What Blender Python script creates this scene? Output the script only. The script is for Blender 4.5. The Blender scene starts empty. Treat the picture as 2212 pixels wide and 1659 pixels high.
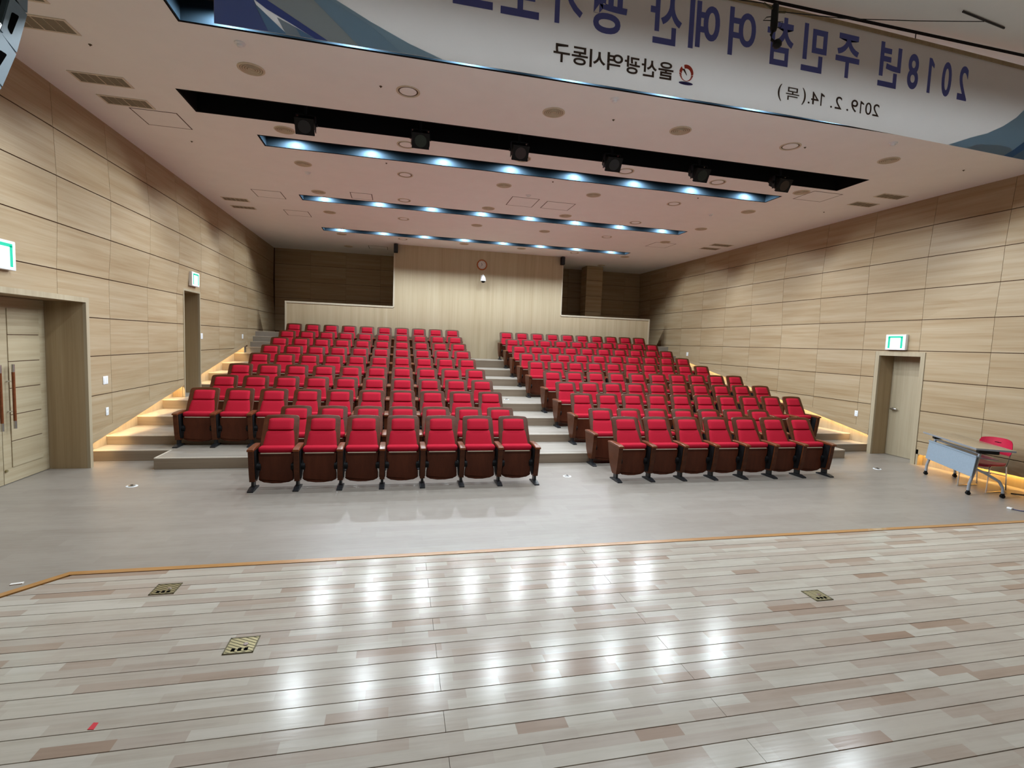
import bpy, bmesh, math, random
from mathutils import Vector, Matrix
random.seed(7)
scn = bpy.context.scene
COL = scn.collection
PI = math.pi

# ------------------------------------------------------------------ camera
YAW, PIT, ROL = 0.2224, 0.0803, 0.0374
FPX = 1089.2
_f = Vector((math.sin(YAW)*math.cos(PIT), math.cos(YAW)*math.cos(PIT), -math.sin(PIT)))
_r0 = Vector((math.cos(YAW), -math.sin(YAW), 0)); _u0 = _r0.cross(_f)
_r = _r0*math.cos(ROL)+_u0*math.sin(ROL); _u = -_r0*math.sin(ROL)+_u0*math.cos(ROL)
cam_d = bpy.data.cameras.new('camera'); cam_d.sensor_width = 36.0; cam_d.lens = 36.0*FPX/2212.0
cam_d.clip_start = 0.05; cam_d.clip_end = 100
cam = bpy.data.objects.new('camera', cam_d); COL.objects.link(cam)
cam.matrix_world = Matrix(((_r.x, _u.x, -_f.x, -0.0207), (_r.y, _u.y, -_f.y, 0.0), (_r.z, _u.z, -_f.z, 2.054), (0, 0, 0, 1)))
scn.camera = cam
# ------------------------------------------------------------------ world / exposure
w = bpy.data.worlds.new('world'); scn.world = w; w.use_nodes = True
w.node_tree.nodes['Background'].inputs[0].default_value = (0.02, 0.02, 0.022, 1)
w.node_tree.nodes['Background'].inputs[1].default_value = 0.0
scn.view_settings.view_transform = 'Standard'
scn.view_settings.look = 'None'
scn.view_settings.gamma = 1.0
scn.view_settings.use_curve_mapping = False
scn.view_settings.exposure = 0.0
scn.cycles.use_denoising = True
scn.cycles.max_bounces = 10
scn.cycles.diffuse_bounces = 6
scn.cycles.glossy_bounces = 4
scn.cycles.sample_clamp_indirect = 8.0
scn.cycles.caustics_reflective = False
scn.cycles.caustics_refractive = False
LAMP_W = 158.0                      # each slot lamp
LAMP_COL = (0.84, 0.94, 1.0)
LED_COL = (1.0, 0.60, 0.16)
LED_STR = 60.0
LED2_COL = (1.0, 0.70, 0.34)
LED2_STR = 62.0

# ------------------------------------------------------------------ materials
def _nt(name):
    m = bpy.data.materials.new(name); m.use_nodes = True
    nt = m.node_tree; return m, nt, nt.nodes['Principled BSDF']
def _set(b, rough=.5, metal=0., spec=.5, coat=0.):
    b.inputs['Roughness'].default_value = rough; b.inputs['Metallic'].default_value = metal
    b.inputs['Specular IOR Level'].default_value = spec; b.inputs['Coat Weight'].default_value = coat
def N(nt, t, **kw):
    n = nt.nodes.new(t)
    for k, v in kw.items(): setattr(n, k, v)
    return n
def math_n(nt, op, a, b=None):
    n = nt.nodes.new('ShaderNodeMath'); n.operation = op
    for i, v in enumerate((a, b)):
        if v is None: continue
        if hasattr(v, 'is_linked'): nt.links.new(v, n.inputs[i])
        else: n.inputs[i].default_value = v
    return n.outputs[0]
def ramp(nt, fac, stops):
    r = nt.nodes.new('ShaderNodeValToRGB'); e = r.color_ramp.elements
    while len(e) < len(stops): e.new(0.5)
    for el, (p, c) in zip(e, stops): el.position = p; el.color = (*c, 1)
    nt.links.new(fac, r.inputs[0]); return r.outputs[0]
def mixc(nt, fac, a, b, mode='MIX'):
    n = nt.nodes.new('ShaderNodeMix'); n.data_type = 'RGBA'; n.blend_type = mode
    for i, v in ((0, fac), (6, a), (7, b)):
        if hasattr(v, 'is_linked'): nt.links.new(v, n.inputs[i])
        elif i == 0: n.inputs[0].default_value = v
        else: n.inputs[i].default_value = (*v, 1)
    return n.outputs[2]
def noise(nt, vec, scale, detail=4, rough=.55):
    n = nt.nodes.new('ShaderNodeTexNoise'); n.inputs['Scale'].default_value = scale
    n.inputs['Detail'].default_value = detail; n.inputs['Roughness'].default_value = rough
    nt.links.new(vec, n.inputs['Vector']); return n.outputs['Fac']
def mapped(nt, vec, sc, rnd=None):
    m = nt.nodes.new('ShaderNodeMapping'); m.inputs['Scale'].default_value = sc
    nt.links.new(vec, m.inputs['Vector'])
    if rnd is not None:
        c = nt.nodes.new('ShaderNodeCombineXYZ')
        for i in range(3): nt.links.new(rnd, c.inputs[i])
        nt.links.new(c.outputs[0], m.inputs['Location'])
    return m.outputs[0]
def plain(name, c, rough=.5, metal=0., spec=.5, coat=0., var=0.04, nscale=30., bump=0.):
    m, nt, b = _nt(name); _set(b, rough, metal, spec, coat)
    tc = N(nt, 'ShaderNodeTexCoord')
    f = noise(nt, tc.outputs['Object'], nscale)
    lo = tuple(max(0, x*(1-var)) for x in c); hi = tuple(min(1, x*(1+var)) for x in c)
    nt.links.new(ramp(nt, f, [(.3, lo), (.7, hi)]), b.inputs['Base Color'])
    if bump:
        bn = N(nt, 'ShaderNodeBump'); bn.inputs['Strength'].default_value = bump; bn.inputs['Distance'].default_value = .002
        nt.links.new(f, bn.inputs['Height']); nt.links.new(bn.outputs[0], b.inputs['Normal'])
    return m
def emis(name, c, s):
    m, nt, b = _nt(name); _set(b, .5)
    b.inputs['Base Color'].default_value = (*c, 1)
    b.inputs['Emission Color'].default_value = (*c, 1); b.inputs['Emission Strength'].default_value = s
    return m
def wood(name, cols, stretch, fine, rough=.45, spec=.4, coat=0., objvar=.06, bump=.05):
    """streaky veneer: cols = dark, mid, light; stretch = scale per axis (small along the grain)"""
    m, nt, b = _nt(name); _set(b, rough, 0, spec, coat)
    tc = N(nt, 'ShaderNodeTexCoord'); oi = N(nt, 'ShaderNodeObjectInfo')
    rnd = math_n(nt, 'MULTIPLY', oi.outputs['Random'], 40.)
    v = mapped(nt, tc.outputs['Object'], stretch, rnd)
    f1 = noise(nt, v, 1., 5, .6)
    v2 = mapped(nt, tc.outputs['Object'], fine, rnd)
    f2 = noise(nt, v2, 1., 3, .5)
    f = math_n(nt, 'ADD', math_n(nt, 'MULTIPLY', f1, .7), math_n(nt, 'MULTIPLY', f2, .3))
    c = ramp(nt, f, [(.34, cols[0]), (.5, cols[1]), (.66, cols[2])])
    val = math_n(nt, 'ADD', math_n(nt, 'MULTIPLY', oi.outputs['Random'], objvar*2), 1-objvar)
    h = N(nt, 'ShaderNodeHueSaturation'); nt.links.new(val, h.inputs['Value']); nt.links.new(c, h.inputs['Color'])
    nt.links.new(h.outputs[0], b.inputs['Base Color'])
    if bump:
        bn = N(nt, 'ShaderNodeBump'); bn.inputs['Strength'].default_value = bump; bn.inputs['Distance'].default_value = .002
        nt.links.new(f2, bn.inputs['Height']); nt.links.new(bn.outputs[0], b.inputs['Normal'])
    return m
def lamella(name, y0, h, lmin, lvar, stops, rough, spec=.5, coat=0., grain=(3, 60, 3), wav=.0, jointc=None):
    """random-length strips in rows of height h along Y, running along X"""
    m, nt, b = _nt(name); _set(b, rough, 0, spec, coat)
    tc = N(nt, 'ShaderNodeTexCoord'); sp = N(nt, 'ShaderNodeSeparateXYZ'); nt.links.new(tc.outputs['Object'], sp.inputs[0])
    row = math_n(nt, 'FLOOR', math_n(nt, 'DIVIDE', math_n(nt, 'SUBTRACT', sp.outputs[1], y0), h))
    wn = N(nt, 'ShaderNodeTexWhiteNoise', noise_dimensions='1D'); nt.links.new(row, wn.inputs['W'])
    L = math_n(nt, 'ADD', math_n(nt, 'MULTIPLY', wn.outputs['Value'], lvar), lmin)
    u = math_n(nt, 'ADD', math_n(nt, 'DIVIDE', sp.outputs[0], L), math_n(nt, 'MULTIPLY', wn.outputs['Value'], 37.3))
    cell = math_n(nt, 'FLOOR', u)
    cv = N(nt, 'ShaderNodeCombineXYZ'); nt.links.new(cell, cv.inputs[0]); nt.links.new(row, cv.inputs[1])
    w2 = N(nt, 'ShaderNodeTexWhiteNoise', noise_dimensions='2D'); nt.links.new(cv.outputs[0], w2.inputs['Vector'])
    c = ramp(nt, w2.outputs['Value'], stops)
    g = noise(nt, mapped(nt, tc.outputs['Object'], grain), 1., 5, .6)
    g2 = noise(nt, mapped(nt, tc.outputs['Object'], (5, 9, 5)), 1., 3, .6)
    gg = math_n(nt, 'ADD', math_n(nt, 'MULTIPLY', g, .6), math_n(nt, 'MULTIPLY', g2, .4))
    k = ramp(nt, gg, [(.32, (.86, .84, .82)), (.55, (1, 1, 1)), (.75, (1.0, .99, .98))])
    c = mixc(nt, 1., c, k, 'MULTIPLY')
    nt.links.new(c, b.inputs['Base Color'])
    if wav:
        bn = N(nt, 'ShaderNodeBump'); bn.inputs['Strength'].default_value = wav; bn.inputs['Distance'].default_value = .004
        nz = noise(nt, mapped(nt, tc.outputs['Object'], (4, 55, 14)), 1., 3, .5)
        nt.links.new(nz, bn.inputs['Height']); nt.links.new(bn.outputs[0], b.inputs['Normal'])
    return m

M = {}
WL = [(.300, .203, .108), (.362, .268, .160), (.408, .318, .210)]
M['wall_wood'] = wood('wall_wood', WL, (1, .35, 9), (2, 1.2, 60), .5, .35, 0., .02)
M['wall_back_wood'] = wood('wall_back_wood', WL, (.35, 1, 9), (1.2, 2, 60), .5, .35, 0., .02)
M['booth_wood'] = wood('booth_wood', [(.465, .37, .235), (.53, .435, .29), (.58, .49, .34)], (7, 7, .22), (45, 45, .8), .5, .35)
M['booth_trim'] = wood('booth_trim', [(.55, .48, .36), (.60, .53, .41), (.64, .58, .46)], (6, 6, .4), (40, 40, 1), .45, .4)
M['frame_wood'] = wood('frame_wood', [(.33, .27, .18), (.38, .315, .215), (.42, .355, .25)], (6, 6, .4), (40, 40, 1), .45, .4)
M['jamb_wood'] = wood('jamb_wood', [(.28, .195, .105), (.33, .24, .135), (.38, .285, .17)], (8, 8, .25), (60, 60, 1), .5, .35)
M['door_wood'] = wood('door_wood', [(.33, .265, .165), (.39, .32, .21), (.43, .365, .25)], (1, .4, 12), (2, 1, 60), .45, .4)
M['groove'] = plain('groove', (.10, .05, .025), .8)
M['ceil'] = plain('ceiling_paint', (.87, .87, .865), .9, 0, .1, 0, .015, 3.)
M['ceil_dark'] = plain('ceiling_reveal', (.09, .058, .045), .9)
M['slot'] = plain('slot_black_paint', (.010, .017, .024), 1., 0, 0.)
M['slot_black'] = plain('stage_slot_black', (.006, .006, .007), .9, 0, .1)
M['black'] = plain('black_plastic', (.005, .005, .006), .6, 0, .25)
M['black_metal'] = plain('black_metal', (.02, .022, .026), .38, .3)
M['vent_cream'] = plain('vent_cream', (.66, .60, .50), .6)
M['vent_slat'] = plain('vent_slat', (.22, .185, .13), .6)
M['tan'] = plain('tan_grille', (.54, .465, .345), .6)
M['tan_dark'] = plain('tan_grille_gap', (.29, .235, .16), .8)
M['cream'] = plain('cream_ring', (.60, .52, .40), .5)
M['gold'] = plain('downlight_reflector', (.42, .33, .20), .35, .5)
M['white'] = plain('white_plastic', (.80, .81, .83), .35)
M['lamp_white'] = plain('lamp_white', (.75, .78, .8), .4)
M['seat_red'] = plain('seat_red_fabric', (.435, .013, .033), .9, 0, .12, 0, .10, 160., .25)
M['seat_wood'] = wood('seat_wood', [(.066, .019, .007), (.085, .025, .009), (.108, .032, .012)], (4, 4, 14), (40, 40, 120), .42, .22, .0, .10, .02)
M['shell_wood'] = wood('seat_shell_wood', [(.074, .018, .007), (.088, .022, .009), (.104, .027, .011)], (14, 4, 3), (120, 40, 40), .45, .2, 0., .08, .02)
M['arm_wood'] = wood('arm_wood', [(.115, .031, .010), (.145, .041, .014), (.18, .054, .019)], (20, 3, 20), (120, 20, 120), .32, .32, .05, .10, .02)
M['chrome'] = plain('chrome', (.75, .75, .76), .18, 1.)
M['steel'] = plain('brushed_steel', (.55, .55, .55), .3, 1.)
M['brass'] = plain('brass', (.36, .31, .17), .38, .75)
M['brass_dark'] = plain('brass_dark', (.10, .085, .045), .5, .6)
M['nosing'] = wood('nosing_wood', [(.34, .16, .045), (.42, .205, .06), (.48, .245, .08)], (1, 8, 8), (3, 50, 50), .3, .5, .2)
M['tape_red'] = plain('red_tape', (.62, .02, .04), .5)
M['stage'] = lamella('stage_maple', 2.824, .06225, .20, .42,
    [(.0, (.33, .235, .175)), (.10, (.41, .335, .275)), (.25, (.425, .365, .31)), (.5, (.47, .425, .365)), (.72, (.445, .39, .33)), (.88, (.495, .455, .39)), (1., (.52, .48, .42))],
    .185, .21, 0., (2.2, 46, 5), .06)
M['floor'] = lamella('vinyl_floor', 0.0, .15, .9, .02,
    [(.0, (.268, .238, .208)), (.5, (.283, .253, .222)), (1., (.298, .268, .236))], .36, .5, 0., (1.6, 70, 5), .03)
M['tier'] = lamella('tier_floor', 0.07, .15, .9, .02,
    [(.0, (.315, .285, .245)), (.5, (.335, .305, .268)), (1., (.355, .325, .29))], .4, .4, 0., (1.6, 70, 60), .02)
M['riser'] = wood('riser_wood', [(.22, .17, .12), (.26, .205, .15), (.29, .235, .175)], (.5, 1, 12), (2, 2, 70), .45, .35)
M['nose_light'] = plain('step_edge', (.62, .57, .49), .4)
M['led'] = emis('led_warm', LED_COL, LED_STR)
M['led2'] = emis('led_stair', LED2_COL, LED2_STR)
M['exit_white'] = emis('exit_white', (.72, 1.0, .93), 1.5)
M['exit_green'] = emis('exit_green', (.0, .36, .22), .8)
def cloth(name, c, tr):
    m, nt, b = _nt(name); _set(b, .85, 0, .1)
    tc = N(nt, 'ShaderNodeTexCoord'); f = noise(nt, tc.outputs['Object'], 6.)
    col = ramp(nt, f, [(.3, tuple(x*.985 for x in c)), (.7, c)]); nt.links.new(col, b.inputs['Base Color'])
    t = N(nt, 'ShaderNodeBsdfTranslucent'); nt.links.new(col, t.inputs[0])
    mx = N(nt, 'ShaderNodeMixShader'); mx.inputs[0].default_value = tr
    nt.links.new(b.outputs[0], mx.inputs[1]); nt.links.new(t.outputs[0], mx.inputs[2])
    nt.links.new(mx.outputs[0], nt.nodes['Material Output'].inputs[0]); return m
M['banner'] = cloth('banner_cloth', (.80, .79, .78), .35)
M['ink_blue'] = cloth('ink_blue', (.17, .19, .52), .3)
M['ink_brown'] = plain('ink_brown', (.075, .05, .04), .7)
M['ink_red'] = plain('ink_red', (.60, .06, .03), .7)
M['ink_navy'] = plain('ink_navy', (.04, .04, .20), .7)
for nm, c in dict(b_base=(.27, .36, .66), b_tri=(.34, .54, .74), b_grey=(.55, .65, .74), b_stripe=(.21, .29, .64), b_band1=(.62, .69, .73), b_band2=(.47, .64, .77), b_band3=(.53, .69, .80), b_deep=(.20, .40, .72)).items():
    M[nm] = cloth('print_'+nm, c, .5)
M['spk_grey'] = plain('speaker_grey', (.15, .235, .30), .5)
M['table_top'] = wood('table_laminate', [(.31, .235, .145), (.345, .265, .17), (.38, .295, .195)], (2, 2, 2), (30, 3, 3), .25, .5, .2)
M['table_blue'] = plain('table_panel_blue', (.25, .315, .385), .45)
M['table_grey'] = plain('table_leg_grey', (.40, .44, .50), .35, .5)
M['chair_red'] = plain('chair_red_plastic', (.52, .012, .05), .35)
M['cable'] = plain('cable_blue_grey', (.09, .10, .22), .5)
M['clock_rim'] = plain('clock_rim', (.45, .11, .02), .35)
M['clock_face'] = plain('clock_face', (.70, .68, .66), .5)
M['paper'] = plain('paper', (.8, .78, .74), .8)
M['dark_void'] = plain('dark_recess', (.02, .015, .012), .9)
M['cap_dark'] = plain('dark_hole', (.004, .004, .004), 1., 0, 0.)

# ------------------------------------------------------------------ mesh helpers
class MB:
    def __init__(s): s.v = []; s.f = []; s.sm = []
    def add(s, vs, fs, smooth=False):
        o = len(s.v); s.v += [tuple(p) for p in vs]; s.f += [tuple(i+o for i in f) for f in fs]; s.sm += [smooth]*len(fs); return s
    def box(s, x0, x1, y0, y1, z0, z1):
        return s.add([(x0,y0,z0),(x1,y0,z0),(x1,y1,z0),(x0,y1,z0),(x0,y0,z1),(x1,y0,z1),(x1,y1,z1),(x0,y1,z1)],
                     [(0,3,2,1),(4,5,6,7),(0,1,5,4),(1,2,6,5),(2,3,7,6),(3,0,4,7)])
    def prism(s, poly, axis, a, b):
        """poly: list of 2-D points in the plane normal to axis ('x': (y,z), 'y': (x,z), 'z': (x,y))"""
        def P(p, t):
            return (t, p[0], p[1]) if axis == 'x' else (p[0], t, p[1]) if axis == 'y' else (p[0], p[1], t)
        n = len(poly)
        vs = [P(p, a) for p in poly]+[P(p, b) for p in poly]
        fs = [tuple(range(n))[::-1], tuple(range(n, 2*n))]+[(i, (i+1) % n, n+(i+1) % n, n+i) for i in range(n)]
        return s.add(vs, fs)
    def cyl(s, c, axis, r0, r1, h, n=16, smooth=True, caps=True):
        vs = []; ax = 'xyz'.index(axis)
        for t, r in ((0, r0), (h, r1)):
            for i in range(n):
                a = 2*PI*i/n; p = [0, 0, 0]; p[ax] = t; p[(ax+1) % 3] = r*math.cos(a); p[(ax+2) % 3] = r*math.sin(a)
                vs.append((c[0]+p[0], c[1]+p[1], c[2]+p[2]))
        s.add(vs, [(i, (i+1) % n, n+(i+1) % n, n+i) for i in range(n)], smooth)
        if caps:
            s.add(vs, [tuple(range(n))[::-1], tuple(range(n, 2*n))])
        return s
    def lathe(s, c, prof, n=20, smooth=True):
        """around z, prof = [(r, z)]"""
        vs = [(c[0]+r*math.cos(2*PI*i/n), c[1]+r*math.sin(2*PI*i/n), c[2]+z) for r, z in prof for i in range(n)]
        fs = [(k*n+i, k*n+(i+1) % n, (k+1)*n+(i+1) % n, (k+1)*n+i) for k in range(len(prof)-1) for i in range(n)]
        return s.add(vs, fs, smooth)
    def tube(s, pts, r, n=8):
        pts = [Vector(p) for p in pts]; vs = []
        for i, p in enumerate(pts):
            t = (pts[min(i+1, len(pts)-1)]-pts[max(i-1, 0)]).normalized()
            a = t.cross(Vector((0, 0, 1)));
            if a.length < .05: a = t.cross(Vector((0, 1, 0)))
            a.normalize(); b = t.cross(a)
            vs += [p+a*r*math.cos(2*PI*k/n)+b*r*math.sin(2*PI*k/n) for k in range(n)]
        m = len(pts)
        fs = [(k*n+i, k*n+(i+1) % n, (k+1)*n+(i+1) % n, (k+1)*n+i) for k in range(m-1) for i in range(n)]
        s.add(vs, fs, True); s.add(vs, [tuple(range(n))[::-1], tuple(range((m-1)*n, m*n))]); return s
    def rbox(s, x0, x1, y0, y1, z0, z1, r, seg=2):
        bm = bmesh.new(); bmesh.ops.create_cube(bm, size=1)
        for v in bm.verts: v.co = ((x0+x1)/2+v.co.x*(x1-x0), (y0+y1)/2+v.co.y*(y1-y0), (z0+z1)/2+v.co.z*(z1-z0))
        bmesh.ops.bevel(bm, geom=list(bm.edges), offset=r, segments=seg, affect='EDGES', profile=.5)
        bm.verts.index_update(); s.add([v.co[:] for v in bm.verts], [tuple(v.index for v in f.verts) for f in bm.faces], seg > 1); bm.free(); return s
    def xf(s, mat):
        s.v = [tuple(mat @ Vector(p)) for p in s.v]; return s
    def mesh(s, name, mat):
        me = bpy.data.meshes.new(name); me.from_pydata(s.v, [], s.f); me.validate(); me.update()
        bm = bmesh.new(); bm.from_mesh(me)
        bmesh.ops.remove_doubles(bm, verts=bm.verts, dist=1e-6); bmesh.ops.recalc_face_normals(bm, faces=bm.faces)
        sm = s.sm
        bm.to_mesh(me); bm.free()
        if any(sm):
            for p in me.polygons: p.use_smooth = True
            me.set_sharp_from_angle(angle=math.radians(38))
        me.materials.append(M[mat] if isinstance(mat, str) else mat); return me
    def build(s, name, mat, parent=None):
        return link(name, s.mesh(name, mat), parent)
def link(name, data, parent=None):
    o = bpy.data.objects.new(name, data); COL.objects.link(o)
    if parent is not None: o.parent = parent
    return o
def thing(name, label, cat, loc=(0, 0, 0), rz=0, group=None):
    o = bpy.data.objects.new(name, None); COL.objects.link(o); o.location = loc; o.rotation_euler = (0, 0, rz)
    o.empty_display_size = .1
    return tag(o, label, cat, group)
def tag(o, label, cat, group=None):
    o['label'] = label; o['category'] = cat
    if group: o['group'] = group
    return o
def struct(o, label=None):
    o['kind'] = 'structure'
    if label: o['label'] = label
    return o
ORD = ['first', 'second', 'third', 'fourth', 'fifth', 'sixth', 'seventh', 'eighth', 'ninth', 'tenth']

# ------------------------------------------------------------------ dimensions (metres; x right, y away from the stage, z up)
XL, XR = -4.41, 9.81            # side wall faces
HC = 5.14                       # ceiling
YREAR = 19.75
ZS = 0.45                       # stage top
ROWY = [7.51, 8.53, 9.547, 10.56, 11.565, 13.062, 14.091, 15.082, 16.077, 17.081]
TZ = [0, 0, .168, .318, .49, .67, .855, 1.052, 1.255, 1.49]
TY = [None, None, 8.30, 9.31, 10.31, 11.32, 12.84, 13.83, 14.83, 15.83]
SP = .55
RECL, RECR = -4.62, 9.94        # back of the lit kick recess

# ------------------------------------------------------------------ floor and tiers
fl = struct(MB().box(-6.0, 11.4, -6.0, 20.0, -.12, 0).build('floor', 'floor'), 'grey-beige wood-grain floor between the stage and the seats')
for i in range(2, 10):
    y0 = TY[i]; y1 = TY[i+1] if i < 9 else 17.24
    b = MB()
    if i == 2:
        b.box(-3.52, 8.77, y0, y1, 0.0, TZ[i]); b.box(RECL, -3.52, 8.87, y1, 0.0, TZ[i]); b.box(8.77, RECR, 8.87, y1, 0.0, TZ[i])
    else:
        b.box(RECL, RECR, y0, y1, 0.0, TZ[i])
    t = struct(b.build('seating_tier', 'tier'), 'pale wood-grain step carrying the %s seat row' % ORD[i])
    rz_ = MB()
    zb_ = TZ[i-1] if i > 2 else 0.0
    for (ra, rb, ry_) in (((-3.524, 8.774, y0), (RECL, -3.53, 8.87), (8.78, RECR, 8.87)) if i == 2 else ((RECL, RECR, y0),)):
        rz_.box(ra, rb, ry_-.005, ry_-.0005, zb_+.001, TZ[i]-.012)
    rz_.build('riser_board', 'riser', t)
    e = MB()
    def edge(xa, xb, y): e.box(xa, xb, y-.009, y+.018, TZ[i]-.012, TZ[i]+.003)
    if i == 2:
        edge(-3.52, 8.77, y0); edge(RECL, -3.53, 8.87); edge(8.78, RECR, 8.87)
        e.box(-3.526, -3.502, y0, 8.87, TZ[i]-.012, TZ[i]+.003); e.box(8.752, 8.776, y0, 8.87, TZ[i]-.012, TZ[i]+.003)
    else: edge(RECL, RECR, y0)
    e.build('step_edge', 'nose_light', t)
for side, (xa, xb) in enumerate(((RECL, -3.54), (8.99, RECR))):
    for k, (y, z) in enumerate(((16.36, 1.66), (16.64, 1.82), (16.92, 1.98), (17.20, 2.14))):
        y1 = 17.27 if k == 3 else (16.64, 16.92, 17.20)[k]
        s_ = struct(MB().box(xa, xb, y, max(y1, y+.04), 1.49, z).build('gallery_step', 'tier'))
        MB().box(xa, xb, y-.005, y+.015, z-.012, z+.003).build('step_edge', 'nose_light', s_)
struct(MB().box(RECL, RECR, 17.27, YREAR, 0.0, 2.14).build('gallery_floor', 'tier'))

# ------------------------------------------------------------------ stage
SY = 3.74
ch_l = ((-2.10, SY), (-4.40, SY-2.76)); ch_r = ((7.40, SY), (9.70, SY-2.76))
def clip(poly, a, b_, c):
    """keep a*x+b*y+c >= 0"""
    out = []
    for i, p in enumerate(poly):
        q = poly[(i+1) % len(poly)]
        dp = a*p[0]+b_*p[1]+c; dq = a*q[0]+b_*q[1]+c
        if dp >= 0: out.append(p)
        if (dp >= 0) != (dq >= 0):
            t = dp/(dp-dq); out.append((p[0]+t*(q[0]-p[0]), p[1]+t*(q[1]-p[1])))
    return out
_ka = 2.76/2.30
def stage_clip(poly, inset=0.0):
    # left chamfer: y-SY <= ka*(x+2.10)   right: y-SY <= -ka*(x-7.40)
    d = inset*math.hypot(1, _ka)
    poly = clip(poly, _ka, -1, SY+_ka*2.10-d)
    return clip(poly, -_ka, -1, SY+_ka*7.40-d)
st = struct(MB().prism(stage_clip([(-4.4, -5.5), (9.7, -5.5), (9.7, SY-.004), (-4.4, SY-.004)], .004), 'z', 0.0, ZS-.014).build('stage_platform', 'groove'), 'raised timber stage in front of the hall')
PW = .1245; GAP = .005
for r in range(-32, 8):
    y0 = 2.824+PW*r; y1 = min(y0+PW, SY-.062)
    j0 = .197 if r % 2 == 1 else 1.42
    k = -1
    while j0+4.8*k < 9.8:
        xa, xb = j0+4.8*k, j0+4.8*(k+1); k += 1
        poly = stage_clip([(xa+.001, y0+GAP/2), (xb-.001, y0+GAP/2), (xb-.001, y1-GAP/2), (xa+.001, y1-GAP/2)], .064)
        if len(poly) < 3: continue
        MB().prism(poly, 'z', ZS-.014, ZS).build('plank', 'stage', st)
def strip(p, q, w0, w1, z0, z1):
    p = Vector(p); q = Vector(q); d = (q-p).normalized(); n = Vector((d.y, -d.x))   # inward
    return [tuple(p+n*w0), tuple(q+n*w0), tuple(q+n*w1), tuple(p+n*w1)]
MB().prism([(-2.10, SY), (7.40, SY), (7.40-.023, SY-.05), (-2.10+.023, SY-.05)], 'z', ZS-.05, ZS+.004).build('nosing', 'nosing', st)
_nl = Vector((1.2, -1)).normalized()*.05
MB().prism([(-2.10, SY), (-2.10+.023, SY-.05), (-4.4+_nl.x, SY-2.76+_nl.y), (-4.4, SY-2.76)], 'z', ZS-.05, ZS+.004).build('nosing', 'nosing', st)
MB().prism([(7.40, SY), (7.40-.023, SY-.05), (9.7-_nl.x, SY-2.76+_nl.y), (9.7, SY-2.76)], 'z', ZS-.05, ZS+.004).build('nosing', 'nosing', st)

# ------------------------------------------------------------------ ceiling with light slots
SX0, SX1 = -2.215, 7.26
SLOTS = [(SX0, SX1, 5.50, 5.92), (SX0, SX1, 8.84, 9.265), (SX0, SX1, 12.18, 12.58), (SX0, SX1, 15.50, 15.90)]
BLACK = (-2.85, 7.93, 7.55, 8.18)
holes = SLOTS+[BLACK]
# round fittings in the ceiling
FX = [-1.77, .03, 1.93, 3.80, 5.62, 7.43]
xs = sorted({-4.95, 10.45} | {h[0] for h in holes} | {h[1] for h in holes}); ys = sorted({-6.0, YREAR+.2} | {h[2] for h in holes} | {h[3] for h in holes})
cb = MB()
for xa, xb in zip(xs, xs[1:]):
    for ya, yb in zip(ys, ys[1:]):
        mx, my = (xa+xb)/2, (ya+yb)/2
        if any(h[0] < mx < h[1] and h[2] < my < h[3] for h in holes): continue
        cb.box(xa, xb, ya, yb, HC, HC+.02)
ceil = struct(cb.build('ceiling', 'ceil'), 'flat off-white hall ceiling')
def liner(h, depth, mat, mat_rim):
    x0, x1, y0, y1 = h; t = .006; b = MB(); zb = HC-.001
    b.box(x0, x1, y0, y1, HC+depth, HC+depth+t)
    b.box(x0, x0+t, y0, y1, zb, HC+depth); b.box(x1-t, x1, y0, y1, zb, HC+depth)
    b.box(x0+t, x1-t, y0, y0+t, zb, HC+depth); b.box(x0+t, x1-t, y1-t, y1, zb, HC+depth)
    o = b.build('slot_liner', mat, ceil)
    r = MB(); q = .022; za = HC-.004
    r.box(x0-q, x1+q, y0-q, y0, za, HC); r.box(x0-q, x1+q, y1, y1+q, za, HC)
    r.box(x0-q, x0, y0, y1, za, HC); r.box(x1, x1+q, y0, y1, za, HC)
    r.build('slot_rim', mat_rim, ceil)
    return o
for h in SLOTS: liner(h, .26, 'slot', 'slot_black')
liner(BLACK, .55, 'slot_black', 'slot_black')
# lamps in the slots
lamp_can = MB(); lamp_can.lathe((0, 0, 0), [(.0, .10), (.035, .10), (.05, .07), (.062, .02), (.062, .0), (.055, .0), (.05, .015), (.0, .02)], 16)
lamp_can_me = lamp_can.mesh('lamp_housing', 'lamp_white')
lamp_stem_me = MB().cyl((0, 0, .10), 'z', .012, .012, .04, 8).mesh('lamp_stem', 'black_metal')
SLOTN = ['the slot behind the hanging banner', 'the first lit slot behind the black slot', 'the middle lit slot over the seats', 'the lit slot nearest the rear wall']
for si, h in enumerate(SLOTS):
    for k in range(8):
        x = -1.75+1.2171*k; y = (h[2]+h[3])/2+.075
        t = thing('slot_lamp', 'round white lamp in %s, %s from the left' % (SLOTN[si], ORD[k]), 'lamp', (x, y, HC+.165), 0, 'lamps in the ceiling slots')
        link('lamp_housing', lamp_can_me, t); link('lamp_stem', lamp_stem_me, t)
        ld = bpy.data.lights.new('slot_lamp_light', 'SPOT'); ld.spot_size = PI; ld.spot_blend = .35; ld.shadow_soft_size = .045; ld.energy = LAMP_W; ld.color = LAMP_COL
        lo = bpy.data.objects.new('slot_lamp_light', ld); COL.objects.link(lo); lo.parent = t; lo.location = (0, 0, -.05)

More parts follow.
